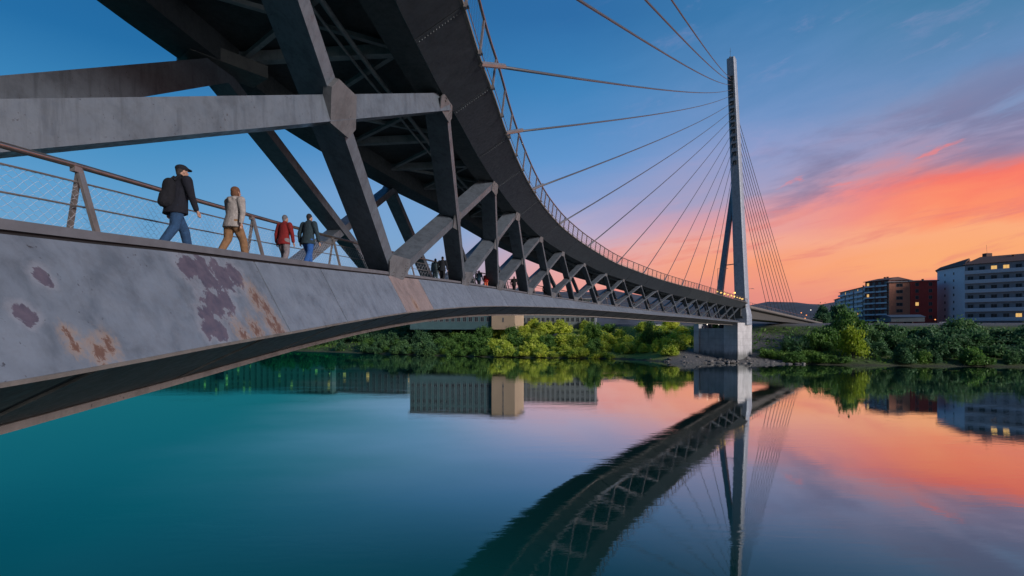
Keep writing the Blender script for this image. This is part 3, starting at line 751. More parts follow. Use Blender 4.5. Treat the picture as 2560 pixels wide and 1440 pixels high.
def person(label, loc, yaw, h=1.75, jacket=(20, 24, 34), trousers=(34, 62, 98), hair=(60, 55, 52), bulk=1.0, stride=.34, phase=1,
           cap=None, pack=None, hood=False, long_hair=False, detail=True, look=0.0, lean=.05):
    root = empty("person", loc, label, "person", "people walking along the lower deck"); root.rotation_euler = (0, 0, yaw); root.scale = (h / 1.75,) * 3
    vx = .016 if detail else .026
    ph = phase; sh_y = lean
    HP, SHL = V(0, 0, .93), V(0, sh_y, 1.42)
    hips = [V(-.095, 0, .91), V(.095, 0, .91)]; feet = [V(-.10, stride * ph, .085), V(.10, -stride * ph, .11)]
    if ph < 0: feet = [V(-.10, -stride, .11), V(.10, stride, .085)]
    knees = []
    for hp, ft in zip(hips, feet):
        mid = (hp + ft) / 2; fwd = .07 if ft[1] > 0 else .10
        knees.append(mid + V(0, fwd, .03))
    shs = [V(-.19 * bulk, sh_y, 1.42), V(.19 * bulk, sh_y, 1.42)]
    sw = stride / .34
    elb = [V(-.27 * bulk, sh_y - .10 * ph * sw, 1.14), V(.27 * bulk, sh_y + .03 * ph * sw, 1.13)]
    wri = [V(-.28 * bulk, sh_y - .06 * ph * sw, .89), V(.29 * bulk, sh_y + .11 * ph * sw, .885)]
    hc = V(0, sh_y + .035, 1.625)
    # body: one continuous skin with head, face, ears, neck, limbs, hands
    q = MB()
    capsule(q, (0, sh_y, 1.43), .062, (0, sh_y + .02, 1.55), .055)
    q.ball(hc, .077, .096, .115, 14, 10); q.ball(hc + V(0, .045, -.055), .058, .06, .06, 10, 8)
    capsule(q, hc + V(0, .09, .012), .014, hc + V(0, .112, -.022), .019, 8)                # nose
    for s_ in (-1, 1):
        q.ball(hc + V(s_ * .078, -.005, -.01), .014, .024, .034, 8, 6)
        q.ball(hc + V(s_ * .032, .083, .022), .017, .012, .010, 8, 6)
    q.ball(hc + V(0, .096, -.058), .026, .012, .010, 8, 6)
    capsule(q, HP, .105, SHL - V(0, 0, .1), .14)
    for s_ in (0, 1):
        sg = -1 if s_ == 0 else 1
        capsule(q, SHL, .07, shs[s_], .055); capsule(q, shs[s_], .052, elb[s_], .042); capsule(q, elb[s_], .042, wri[s_], .030)
        capsule(q, hips[s_], .085, knees[s_], .058); capsule(q, knees[s_], .058, feet[s_], .042)
        dv = unit(wri[s_] - elb[s_]); dn = unit(dv + V(0, .25, -.2)); palm = wri[s_] + dn * .055
        capsule(q, wri[s_] + dn * .015, .027, palm + dn * .02, .036, 8, .6)
        for k, (ln, of) in enumerate(((.060, .028), (.070, .010), (.066, -.009), (.052, -.027))):
            a = palm + dn * .04 + V(0, of, 0); m_ = a + dn * ln * .55; e_ = m_ + (dn * .6 + V(-sg * .7, .1, 0)) * ln * .5
            capsule(q, a, .0095, m_, .009, 6); capsule(q, m_, .009, e_, .008, 6)
        capsule(q, wri[s_] + dn * .03 + V(0, .03, 0), .012, palm + dn * .035 + V(-sg * .015, .06, 0), .0095, 6)
    fuse(q, "body", M_SKIN, root, .0095 if detail else .02, 1)
    # clothing
    q = MB(); capsule(q, (0, sh_y * .3, 1.02), .165 * bulk, (0, sh_y, 1.36), .175 * bulk, 14, .78); q.loft([[V(math.cos(a) * rx * bulk, yy + math.sin(a) * rx * bulk * .8, z) for a in [2 * math.pi * j / 16 for j in range(16)]] for z, rx, yy in ((.79, .222, 0), (.92, .205, sh_y * .2), (1.10, .172, sh_y * .6), (1.25, .176, sh_y * .9))])
    capsule(q, shs[0] * .8 + V(0, sh_y * .2, .28), .085, shs[1] * .8 + V(0, sh_y * .2, .28), .085)
    capsule(q, (0, sh_y, 1.44), .085, (0, sh_y + .01, 1.50), .076)
    for s_ in (0, 1):
        capsule(q, shs[s_], .088 * bulk, elb[s_], .066); capsule(q, elb[s_], .066, wri[s_] - (wri[s_] - elb[s_]) * .04, .052)
    if hood: capsule(q, (-.085, sh_y - .085, 1.46), .055, (.085, sh_y - .085, 1.46), .055); capsule(q, (0, sh_y - .115, 1.43), .06, (0, sh_y - .10, 1.37), .05)
    jk = fuse(q, "jacket", cloth(jacket), root, vx, 4)
    q = MB(); capsule(q, (-.055, 0, .89), .136, (.055, 0, .89), .136)
    for s_ in (0, 1):
        capsule(q, hips[s_], .128, knees[s_], .09); capsule(q, knees[s_], .09, feet[s_] + V(0, 0, .03), .072)
    fuse(q, "trousers", cloth(trousers), root, vx, 3)
    for s_ in (0, 1):
        f_ = feet[s_]; pitch = .0 if f_[1] > 0 else -.06; q = MB()
        capsule(q, f_ + V(0, -.03, -.03), .045, f_ + V(0, .16, -.045 + pitch * .3), .04, 8, .9); capsule(q, f_ + V(0, -.02, .02), .05, f_ + V(0, -.01, -.03), .045, 8)
        fuse(q, "shoe", cloth((34, 30, 30)), root, .016, 2)
    q = MB(); q.ball(hc + V(0, -.018, .03), .086, .096, .105, 12, 8)
    if long_hair: q.ball(hc + V(0, -.03, -.03), .098, .092, .11, 12, 8); q.ball(hc + V(0, -.02, .04), .096, .108, .10, 12, 8)
    else: capsule(q, hc + V(0, -.05, .0), .06, hc + V(0, -.055, -.05), .05)
    fuse(q, "hair", cloth(hair), root, .014, 2)
    if cap:
        q = MB(); q.ball(hc + V(0, -.005, .06), .099, .118, .075, 14, 8); q.prism([hc + V(x, y, .055 - .18 * (y - .09)) for x, y in ((-.075, .08), (-.06, .165), (0, .19), (.06, .165), (.075, .08))], V(0, 0, .022))
        fuse(q, "cap", cloth(cap), root, .012, 1)
    if pack:
        q = MB(); capsule(q, (0, sh_y - .22, 1.0), .135, (0, sh_y - .20, 1.33), .125, 14, .85); capsule(q, (0, sh_y - .30, .98), .10, (0, sh_y - .28, 1.12), .09)
        fuse(q, "backpack", cloth(pack), root, .018, 3)
        for s_ in (-1, 1):
            q = MB(); q.tube([(s_ * .1, sh_y - .17, 1.40), (s_ * .11, sh_y - .05, 1.525), (s_ * .12, sh_y + .12, 1.44), (s_ * .13, sh_y + .15, 1.25), (s_ * .14, sh_y - .02, 1.02)], .022, 6)
            k = q.build("strap", cloth(pack)); k.parent = root
    return root
def pl(y, off, dz=-.02): p = low(y, off, dz); return tuple(p)
def hd(y): return -math.atan((fX(y + 1) - fX(y - 1)) / 2)
person("man in dark cap and navy jacket with black backpack, striding in blue jeans", pl(10.05, -.52), hd(10) - .45, 1.80, (14, 17, 30), (34, 66, 100), (50, 45, 44), 1.12, .33, 1, cap=(18, 20, 30), pack=(11, 13, 22), lean=.09)
person("woman with bobbed auburn hair in a beige hooded jacket and tan trousers", pl(11.9, -.42), hd(12) - .4, 1.74, (150, 143, 140), (128, 96, 68), (100, 66, 46), 1.08, .27, -1, hood=True, long_hair=True, lean=.06)
person("grey haired person in a red jacket and pale grey trousers", pl(16.0, -1.15), hd(16) - .25, 1.70, (116, 22, 24), (118, 110, 114), (98, 98, 104), 1.02, .14, 1)
person("man with short dark hair in a dark green jacket and bright blue jeans", pl(16.25, -.5), hd(16) - .3, 1.77, (34, 52, 60), (34, 84, 150), (34, 30, 30), 1.08, .24, 1)
person("person in a long dark coat alone between the second and third truss posts", pl(33, -.6), hd(33), 1.72, (18, 24, 32), (26, 28, 34), (40, 34, 32), 1.1, .12, 1, detail=False)
person("person in pale grey clothes leaning by the railing behind the dark coat", pl(33.6, -1.3), hd(33), 1.66, (96, 116, 124), (88, 108, 118), (60, 60, 60), 1.0, .1, -1, detail=False)
person("person in a cream top and pink trousers walking behind a truss post", pl(36.4, -1.1), hd(36), 1.6, (206, 186, 172), (196, 150, 130), (50, 42, 40), 1.0, .2, 1, detail=False)
person("person in a teal blue jacket walking next to someone in red", pl(44, -1.35), hd(44), 1.62, (24, 58, 76), (30, 40, 56), (30, 28, 28), 1.1, .25, 1, detail=False)
person("small figure in a bright red top and orange trousers", pl(44.4, -.85), hd(44), 1.42, (190, 34, 34), (214, 104, 74), (40, 34, 30), 1.0, .12, -1, detail=False)
person("distant person in black with arms apart on the lower deck", pl(53, -.75), hd(53), 1.74, (24, 22, 24), (30, 28, 30), (26, 24, 24), 1.2, .16, 1, detail=False)
person("most distant person, a dark figure by the far truss posts", pl(64, -.7), hd(64), 1.7, (28, 36, 42), (30, 34, 40), (26, 24, 24), 1.1, .16, -1, detail=False)

# ------------------------------------------------------------------ VEGETATION
def leafmat(name, c1, c2, c3):
    m, t, b = mat(name); oi = t.new('ShaderNodeObjectInfo').outputs['Random']; g = geopos(t)
    n = t.noise(g, .8, 5, .6); n2 = t.noise(g, 5.0, 3, .6)
    cc = t.ramp(t.math('ADD', t.math('MULTIPLY', n, .75), t.math('MULTIPLY', n2, .25)), [(.32, c1), (.5, c2), (.66, c3)])
    cc = t.mix(1.0, cc, t.ramp(oi, [(0, (.75, .8, .8)), (.5, (1, 1, 1)), (1, (1.25, 1.12, .9))]), 'MULTIPLY')
    t.link(cc, b.inputs['Base Color']); b.inputs['Roughness'].default_value = .65
    tr = t.new('ShaderNodeBsdfTranslucent'); t.link(cc, tr.inputs[0]); mx = t.new('ShaderNodeMixShader'); mx.inputs[0].default_value = .42
    t.link(b.outputs[0], mx.inputs[1]); t.link(tr.outputs[0], mx.inputs[2]); t.link(mx.outputs[0], t.n['Material Output'].inputs[0])
    return m
LEAF = {'bright': leafmat("leaves_sunlit_willow", (.30, .42, .04), (.55, .66, .08), (.76, .76, .18)),  # willow green lightened to carry the strong light on the centre bank
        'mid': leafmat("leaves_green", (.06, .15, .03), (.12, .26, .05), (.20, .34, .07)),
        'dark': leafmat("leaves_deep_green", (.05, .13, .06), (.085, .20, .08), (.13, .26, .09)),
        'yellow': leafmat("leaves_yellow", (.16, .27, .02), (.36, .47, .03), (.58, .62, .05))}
M_BARK = simple("bark", (.09, .07, .055), .95, .35, 3)
def crown_mesh(seed, n_cl=16, per=170, leaf=.3, sq=.8, flat_base=.15, spread=.38):
    r = np.random.default_rng(seed); vs = []; cl = []
    while len(cl) < n_cl:
        p = r.uniform(-1, 1, 3); p[2] = r.uniform(flat_base, 1)
        if (p[0]**2 + p[1]**2) ** .5 < math.sqrt(max(0, 1 - ((p[2] - .35) / .75) ** 2)) * r.uniform(.55, 1.0): cl.append(p)
    for p in cl:
        cr = spread * r.uniform(.45, 1.2)
        k = int(per * r.uniform(.6, 1.3)); dirs = r.normal(size=(k, 3)); dirs /= np.linalg.norm(dirs, axis=1)[:, None]
        rad = cr * np.where(r.random((k, 1)) < .16, r.uniform(1.0, 1.75, (k, 1)), r.uniform(.3, 1.08, (k, 1)) ** .6)
        squash = np.array([1, 1, r.uniform(.55, 1.1)]); axis_ = r.normal(size=3); axis_ /= np.linalg.norm(axis_)
        c_ = p * np.array([.78, .78, 1 * sq]) + dirs * rad * squash + axis_ * (dirs @ axis_)[:, None] * cr * .5     # clumps drawn out along their own twig
        e1 = r.normal(size=(k, 3)); e1 /= np.linalg.norm(e1, axis=1)[:, None]
        e2 = np.cross(e1, dirs + .6 * r.normal(size=(k, 3))); e2 /= (np.linalg.norm(e2, axis=1)[:, None] + 1e-9)
        s_ = (leaf * r.uniform(.6, 1.3, (k, 1))) * .18
        vs.append(np.stack([c_ - e1 * s_ * 1.6, c_ - e2 * s_, c_ + e1 * s_ * 1.6, c_ + e2 * s_], 1).reshape(-1, 3))
    v = np.concatenate(vs); v[:, 2] = np.maximum(v[:, 2], .01); n = len(v) // 4
    me = bpy.data.meshes.new("crown"); me.vertices.add(len(v)); me.vertices.foreach_set('co', v.ravel())
    me.loops.add(len(v)); me.loops.foreach_set('vertex_index', np.arange(len(v))); me.polygons.add(n)
    me.polygons.foreach_set('loop_start', np.arange(0, len(v), 4)); me.polygons.foreach_set('loop_total', np.full(n, 4)); me.update(); return me
def trunk_mesh(seed, top=.75, r0=.05):
    r = random.Random(seed); q = MB(); b0 = V(0, 0, -.06)
    q.tube([b0, V(.02, .01, .25 * top), V(r.uniform(-.06, .06), r.uniform(-.06, .06), .6 * top), V(r.uniform(-.1, .1), r.uniform(-.1, .1), top)], [r0, r0 * .8, r0 * .55, r0 * .2], 7)
    for i in range(6):
        a = r.uniform(0, 6.28); z = r.uniform(.15, .5) * top; e_ = V(math.cos(a) * r.uniform(.3, .6), math.sin(a) * r.uniform(.3, .6), z + r.uniform(.2, .45))
        q.tube([V(0, 0, z), (V(0, 0, z) + e_) / 2 + V(0, 0, .04), e_], [r0 * .45, r0 * .3, r0 * .1], 5)
    me = q.mesh("trunk"); me.materials.append(M_BARK); return me
CROWN = [crown_mesh(s_, *a) for s_, a in enumerate([(26, 165, .27, .8, .1, .29), (22, 180, .28, .7, .05, .31), (32, 140, .25, 1.0, .1, .26), (24, 165, .27, .62, .03, .29), (30, 145, .24, .9, .03, .25)])]
TALL = [crown_mesh(40 + s_, 26, 150, .2, 1.1, .25, .27) for s_ in range(2)]
for me in CROWN + TALL: me.materials.append(LEAF['mid'])
TRUNK = [trunk_mesh(s_) for s_ in range(3)]
def plant(name, x, y, rad, hgt, kind, label, cat, group=None, me=None, z=None):
    x, y, rad, hgt = K * x, K * y, K * rad, K * hgt
    root = empty(name, (x, y, ground(x, y) - .2 if z is None else z), label, cat, group); root.rotation_euler = (0, 0, random.uniform(0, 6.28)); root.scale = (rad * random.uniform(.85, 1.25), rad * random.uniform(.85, 1.1), hgt)
    o = bpy.data.objects.new("crown", me or random.choice(CROWN)); COL.objects.link(o); o.parent = root
    o.material_slots[0].link = 'OBJECT'; o.material_slots[0].material = LEAF[kind]
    k = bpy.data.objects.new("trunk", random.choice(TRUNK)); COL.objects.link(k); k.parent = root
    return root
def along(x, dd):
    s_ = (shore(x + 2) - shore(x - 2)) / 4; return shore(x) + dd * math.sqrt(1 + s_ * s_)
R2 = random.Random(5)
# left bank, from the pier away to the left
for row, (dd, r0, r1, n) in enumerate(((1.6, 1.6, 2.6, 40), (6.5, 2.3, 3.6, 28), (14, 2.9, 4.3, 19), (22, 3.0, 4.6, 19), (31, 3.0, 4.6, 17), (40, 2.6, 3.6, 15))):
    for i in range(n):
        x = -52 + (80 if row == 0 else (98 if row < 3 else 114)) * (i + R2.uniform(.1, .9)) / n
        if row == 0 and x > 33: continue
        if x > 43 and dd < 15: continue
        rad = R2.uniform(r0, r1); dj = dd + R2.uniform(-1.5, 1.5)
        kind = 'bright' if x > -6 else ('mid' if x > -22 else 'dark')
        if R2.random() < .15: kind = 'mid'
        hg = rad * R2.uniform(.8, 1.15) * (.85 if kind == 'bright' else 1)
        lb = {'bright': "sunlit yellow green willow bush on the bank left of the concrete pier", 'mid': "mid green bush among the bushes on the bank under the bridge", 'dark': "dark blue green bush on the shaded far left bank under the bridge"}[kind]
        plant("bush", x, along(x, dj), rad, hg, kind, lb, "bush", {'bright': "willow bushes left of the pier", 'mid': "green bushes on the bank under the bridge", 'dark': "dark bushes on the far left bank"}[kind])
for i in range(26):
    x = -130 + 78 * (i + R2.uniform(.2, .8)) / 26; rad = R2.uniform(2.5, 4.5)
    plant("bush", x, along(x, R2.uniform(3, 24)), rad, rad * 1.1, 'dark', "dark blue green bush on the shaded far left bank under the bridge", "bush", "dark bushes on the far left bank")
plant("tree", 25.5, 164, 4.2, 6.3, 'mid', "round dark green tree rising above the willow bushes under the bridge deck", "tree")
plant("tree", 39.6, 149, 2.6, 6.2, 'mid', "slender feathery tree just left of the concrete pier", "tree", None, TALL[0])
for i in range(20):
    x = 27 + 33 * (i + R2.uniform(.1, .9)) / 20; rad = R2.uniform(2.0, 3.3); dd = R2.uniform(8, 17) if x < 44 else R2.uniform(17, 34)
    plant("bush", x, along(x, dd), rad, rad * R2.uniform(.8, 1.1), 'bright', "sunlit yellow green willow bush on the bank left of the concrete pier", "bush", "willow bushes left of the pier")
# right bank
plant("tree", 79.6, 121.5, 4.4, 6.0, 'yellow', "bright yellow green tree leaning over the water on the right bank", "tree", None, TALL[1])
plant("tree", 86.5, 134, 5.4, 8.0, 'mid', "broad olive green tree with the highest crown right of the pier", "tree", None, CROWN[2])
plant("tree", 77, 131, 4.2, 6.0, 'mid', "leafy green tree between the abutment and the olive tree", "tree")
for row, (dd, r0, r1, n, x0, x1) in enumerate(((2.2, 1.9, 3.0, 18, 66, 150), (8, 3.0, 4.6, 17, 69, 160), (16, 3.8, 5.4, 16, 76, 170), (25, 4.0, 5.4, 15, 86, 180))):
    for i in range(n):
        x = x0 + (x1 - x0) * (i + R2.uniform(.1, .9)) / n; rad = R2.uniform(r0, r1); y = along(x, dd + R2.uniform(-1, 1))
        if abs(x - 79.6) < 3.2 and dd < 12: continue
        if x < 78 and dd > 12: continue
        kind = 'dark' if (x > 84 and R2.random() < .72) or R2.random() < .3 else 'mid'
        lb = "dark green bush in the thicket on the right bank" if kind == 'dark' else "mid green bush on the right bank between the darker bushes"
        plant("bush", x, y, rad, rad * R2.uniform(.9, 1.2), kind, lb, "bush", "dark thicket on the right bank" if kind == 'dark' else "green bushes on the right bank")
for i in range(16):
    x = 63 + 15 * (i + R2.uniform(.1, .9)) / 16; rad = R2.uniform(1.5, 2.8); dd = R2.uniform(1.5, 12) if x > 66 else R2.uniform(3, 9)
    plant("bush", x, along(x, dd), rad, rad * R2.uniform(.7, 1.0), 'mid', "low green bush on the slope between the pier and the yellow green tree", "bush", "low bushes right of the pier")
for i in range(9):
    x = 128 + 6.2 * i + R2.uniform(-2, 2); y = 210 + R2.uniform(-8, 8) + i * 9
    plant("tree", x, y, R2.uniform(4, 5.5), R2.uniform(6.5, 9), 'dark', "dark tree in front of the pale terrace at the foot of the hill", "tree", "trees at the foot of the hill")
# low ground cover along the whole bank
r = np.random.default_rng(3); n = 15000; vv = np.zeros((n, 4, 3))
X_ = r.uniform(-125, 175, n); D_ = np.abs(r.uniform(1.6, 40, n))
ok = np.ones(n, bool)
for i in range(n):
    x = X_[i]; dd = D_[i]
    if 34 < x < 68 and dd < 11: ok[i] = False; continue
    y = along(x, dd); c_ = V(K * x, K * y, ground(K * x, K * y) + r.uniform(0, .8)); a = r.normal(size=3); b_ = r.normal(size=3); s_ = r.uniform(.18, .5)
    vv[i] = [c_ - a * s_, c_ - b_ * s_ * .6, c_ + a * s_, c_ + b_ * s_ * .6]
vv = vv[ok].reshape(-1, 3); me = bpy.data.meshes.new("undergrowth"); k = len(vv) // 4
me.from_pydata([tuple(p) for p in vv], [], [tuple(range(4 * i, 4 * i + 4)) for i in range(k)]); me.materials.append(LEAF['mid'])
o = link("undergrowth", me); o['kind'] = 'stuff'; o['label'] = "low green undergrowth covering the river bank"; o['category'] = "undergrowth"
# stones of the pier spit
def rock_mesh(seed):
    r = random.Random(seed); q = MB(); q.ball((0, 0, 0), 1, .8, .55, 9, 6)
    q.v = [tuple(c_ * (1 + .22 * math.sin(7 * p[0] + seed) * math.cos(5 * p[1]) + r.uniform(-.1, .1)) for c_ in p) for p in q.v]
    me = q.mesh("boulder"); me.materials.append(M_STONE); return me
M_STONE = simple("boulder_stone", (.17, .16, .155), .95, .4, 1.5, bump=.5, rnd=.25)
RK = [rock_mesh(s_) for s_ in range(4)]
for i in range(75):
    x = R2.uniform(36, 70); dd = abs(R2.gauss(.9, .9)) + .1 if i < 55 else R2.uniform(2, 7)
    y = along(x, dd); o = bpy.data.objects.new("boulder", RK[i % 4]); COL.objects.link(o); s_ = R2.uniform(.25, .75)
    x, y, s_ = K * x, K * y, K * s_; o.location = (x, y, ground(x, y) + s_ * .05); o.scale = (s_ * R2.uniform(.8, 1.6), s_, s_ * .8); o.rotation_euler = (0, 0, R2.uniform(0, 6))
    tag(o, "grey boulder on the stony shore at the foot of the pier", "boulder", "boulders around the pier")

# ------------------------------------------------------------------ BUILDINGS
M_WHITE = simple("render_white", (.74, .74, .78), .9, .06, .4)
M_WHITE2 = simple("balcony_white", (.72, .73, .78), .8, .06, .6)
M_RED = simple("render_red", (.50, .075, .06), .9, .12, .4)
M_TAN = simple("render_terracotta", (.58, .25, .16), .9, .1, .5)
M_BROWN = simple("render_brown", (.17, .07, .06), .9, .15, .5)
M_GREYW = simple("render_grey", (.56, .50, .45), .9, .1, .5)
M_CITY = simple("facade_teal_grey", (.07, .14, .155), .7, .15, .3)
M_CITYT = simple("facade_sand", (.50, .37, .26), .9, .06, .3)
M_CITYG = simple("facade_pale", (.17, .20, .22), .8, .12, .3)
M_GREYD = simple("recess_shade", (.34, .34, .37), .9, .2, .5)  # shade of the balcony recesses put into the wall colour
M_TILE = simple("roof_tiles", (.13, .075, .065), .9, .3, 2.5)
M_ROOFG = simple("roof_grey", (.28, .28, .30), .8, .15, 1)
m, t, b = mat("window_glass"); b.inputs['Base Color'].default_value = (.03, .04, .05, 1); b.inputs['Roughness'].default_value = .12; M_GLASS = m
M_FRAME = simple("window_frame", (.30, .30, .31), .6, .1, 3)
WIN = {}
def window(parent, p, u, nrm, w_, h_, lit):
    """frame and pane on a wall: p = centre, u = along the wall, nrm = outwards; the mesh is shared, the parts are not"""
    key = (round(w_, 2), round(h_, 2))
    if key not in WIN:
        q = MB(); t_ = .09
        for (cx, cz, sx_, sz_) in ((0, h_ / 2 - t_ / 2, w_, t_), (0, -h_ / 2 + t_ / 2, w_, t_), (-w_ / 2 + t_ / 2, 0, t_, h_ - 2 * t_), (w_ / 2 - t_ / 2, 0, t_, h_ - 2 * t_), (0, 0, t_ * .7, h_ - 2 * t_)):
            q.box((cx, 0, cz), sx_, .12, sz_)
        f_ = q.mesh("window"); f_.materials.append(M_FRAME); q = MB(); q.box((0, .03, 0), w_ - .1, .05, h_ - .1); g_ = q.mesh("pane"); g_.materials.append(M_GLASS); WIN[key] = (f_, g_)
    f_, g_ = WIN[key]; rz = math.atan2(u[1], u[0]); inv = Matrix.Translation(Vector(parent.location)).inverted()
    o = bpy.data.objects.new("window", f_); COL.objects.link(o); o.parent = parent; o.matrix_parent_inverse = inv; o.location = p + nrm * .03; o.rotation_euler = (0, 0, rz)
    k = bpy.data.objects.new("pane", g_); COL.objects.link(k); k.parent = o
    if lit: k.material_slots[0].link = 'OBJECT'; k.material_slots[0].material = M_WINLIT
def building(label, A, B, depth, z0, z1, floors, cols, wall, roof=None, roofm=None, balc=None, lit=.12, bh=2.1, name="apartment_building", wsz=(1.3, 1.5), back=None, group=None, chim=0, seed=1, skip=()):
    """front facade from A to B (left to right seen from the river)"""
    z0, depth = K * z0, K * depth; wsz = (K * wsz[0], K * wsz[1]); R = random.Random(seed); A = V(*A, 0); B = V(*B, 0); u = unit(B - A); nrm = V(u[1], -u[0], 0)
    if back is None: back = -nrm * depth
    root = empty(name, tuple((A + B) / 2 + V(0, 0, z0)), label, "building", group); L = np.linalg.norm(B - A)
    def at(p, z): return V(p[0], p[1], z)
    q = MB(); q.loft([[at(A, z0 - 3), at(B, z0 - 3), at(B + back, z0 - 3), at(A + back, z0 - 3)], [at(A, z1), at(B, z1), at(B + back, z1), at(A + back, z1)]]); q.build("wall", wall, root)
    fh = (z1 - z0) / floors
    for fl in range(floors):
        for c_ in range(cols):
            if (fl, c_) in skip: continue
            p = A + u * L * (c_ + .5) / cols; window(root, V(p[0], p[1], z0 + fh * (fl + .52)), u, nrm, *wsz, R.random() < lit)
    if balc:
        for fl in range(0, floors):
            for (f0, f1) in balc:
                q = MB(); a, b_ = A + u * L * f0, A + u * L * f1; z = z0 + fh * fl
                q.loft([[at(a, z - .15), at(b_, z - .15), at(b_ + nrm * 1.5, z - .15), at(a + nrm * 1.5, z - .15)], [at(a, z + .05), at(b_, z + .05), at(b_ + nrm * 1.5, z + .05), at(a + nrm * 1.5, z + .05)]])
                q.loft([[at(a + nrm * 1.38, z + .05), at(b_ + nrm * 1.38, z + .05), at(b_ + nrm * 1.5, z + .05), at(a + nrm * 1.5, z + .05)], [at(a + nrm * 1.38, z + bh), at(b_ + nrm * 1.38, z + bh), at(b_ + nrm * 1.5, z + bh), at(a + nrm * 1.5, z + bh)]])
                q.build("balcony", M_WHITE2, root)
    ov = .9; e0, e1, e2, e3 = A + nrm * ov - u * ov, B + nrm * ov + u * ov, B + back - nrm * ov + u * ov, A + back - nrm * ov - u * ov
    q = MB(); rz = roof or .5
    if roof: 
        k = .32; m0, m1 = (e0 + e3) / 2 + u * L * k * .4, (e1 + e2) / 2 - u * L * k * .4
        q.loft([[at(e0, z1), at(e1, z1), at(e2, z1), at(e3, z1)], [at(e0, z1 + .25), at(e1, z1 + .25), at(e2, z1 + .25), at(e3, z1 + .25)], [at(m0, z1 + rz), at(m1, z1 + rz), at(m1, z1 + rz), at(m0, z1 + rz)]])
    else: q.loft([[at(e0, z1), at(e1, z1), at(e2, z1), at(e3, z1)], [at(e0, z1 + .6), at(e1, z1 + .6), at(e2, z1 + .6), at(e3, z1 + .6)]])
    rf = q.build("roof", roofm or M_TILE, root)
    for i in range(chim):
        p = A + u * L * R.uniform(.1, .9) + back * R.uniform(.3, .6); q = MB(); hz = z1 + rz * .6
        q.box((p[0], p[1], hz + .5), 1.0, .9, 2.2, math.atan2(u[1], u[0])); q.box((p[0], p[1], hz + 1.7), 1.25, 1.15, .25, math.atan2(u[1], u[0])); q.build("chimney", M_BROWN, rf)
    return root
def pt(px, Y): return ((px - 1280) / 1300 * Y * K, Y * K)
def zz(py, Y): return EYE + (825 - py) / 1300 * Y * K
# right: white block (two facets), red block, brown terrace, pale terrace
wb = building("big white apartment block with long balconies and a tiled roof at the right edge", pt(2412, 232), pt(2700, 205), 16, 12.0, zz(663, 232), 6, 9, M_GREYD, 6.0, M_TILE, [(.0, 1.0)], .07, wsz=(2.0, 1.9), back=V(23, 20, 0), chim=3, seed=4)
A_, B_ = V(*pt(2343, 252), 0), V(*pt(2412, 232), 0); u_ = unit(B_ - A_); n_ = V(u_[1], -u_[0], 0)
q = MB(); zt = zz(663, 232)
def P3(p, z): return V(p[0], p[1], z)
q.loft([[P3(A_, 13), P3(B_ - u_ * .02, 13), P3(B_ + V(23, 20, 0), 13), P3(A_ + V(20, 23, 0), 13)], [P3(A_, zt - .4), P3(B_ - u_ * .02, zt - .4), P3(B_ + V(23, 20, 0), zt - .4), P3(A_ + V(20, 23, 0), zt - .4)]]); q.build("flank_wall", M_WHITE, wb)
for fl in range(7):
    for f_ in (.3, .62):
        p = A_ + (B_ - A_) * f_; window(wb, V(p[0], p[1], 20.5 + fl * 4.65), u_, n_, 1.3, 1.7, False)
q = MB(); e_ = [A_ - u_ * .8 + n_ * .8, B_ + n_ * .8, B_ + V(23, 20, 0), A_ + V(20, 23, 0)]
q.loft([[P3(p, zt - .38) for p in e_], [P3(p, zt + .02) for p in e_], [P3(A_ + V(13, 13, 0), zt + 3.7), P3(B_ + V(11.5, 10, 0), zt + 5.8), P3(B_ + V(11.8, 10, 0), zt + 5.8), P3(A_ + V(13.2, 13, 0), zt + 3.7)]]); q.build("flank_roof", M_TILE, wb)
q = MB(); q.box((*pt(2468, 240), zz(640, 240)), 3.7, 3.1, 3.4); q.tube([(*pt(2468, 240), zz(640, 240)), (*pt(2466, 240), zz(612, 240))], .06, 5); q.build("roof_cabin", M_TILE, wb)
building("dark red apartment block with a flat grey roof beside the white block", pt(2276, 246), pt(2343, 243), 14, 12.5, zz(703, 245), 6, 2, M_RED, None, M_ROOFG, None, .05, wsz=(1.4, 1.7), chim=1, seed=6)
building("terracotta fronted block with one column of pale windows, left of the dark red block", pt(2223, 249), pt(2275, 246.2), 14, 12.5, zz(705, 247), 6, 1, M_TAN, None, M_ROOFG, None, .0, wsz=(2.6, 1.6), seed=7)
building("brown balconied terrace with white balcony edges, left of the terracotta block", pt(2163, 262), pt(2222, 250), 14, 12.5, zz(703, 256), 7, 4, M_BROWN, 2.6, M_TILE, [(.02, .48), (.52, .98)], .08, bh=.9, chim=2, seed=8)
building("pale grey balconied terrace running back towards the hill", pt(2100, 305), pt(2162, 263), 14, 12.5, zz(722, 275), 7, 6, M_GREYW, 2.0, M_TILE, [(.0, .3), (.35, .64), (.7, 1.0)], .06, bh=1.3, chim=2, seed=9)
building("small pale house block at the far left end of the terraces", pt(2086, 330), pt(2099, 312), 12, 12.5, zz(748, 320), 6, 2, M_GREYW, 1.5, M_TILE, None, .15, seed=10)
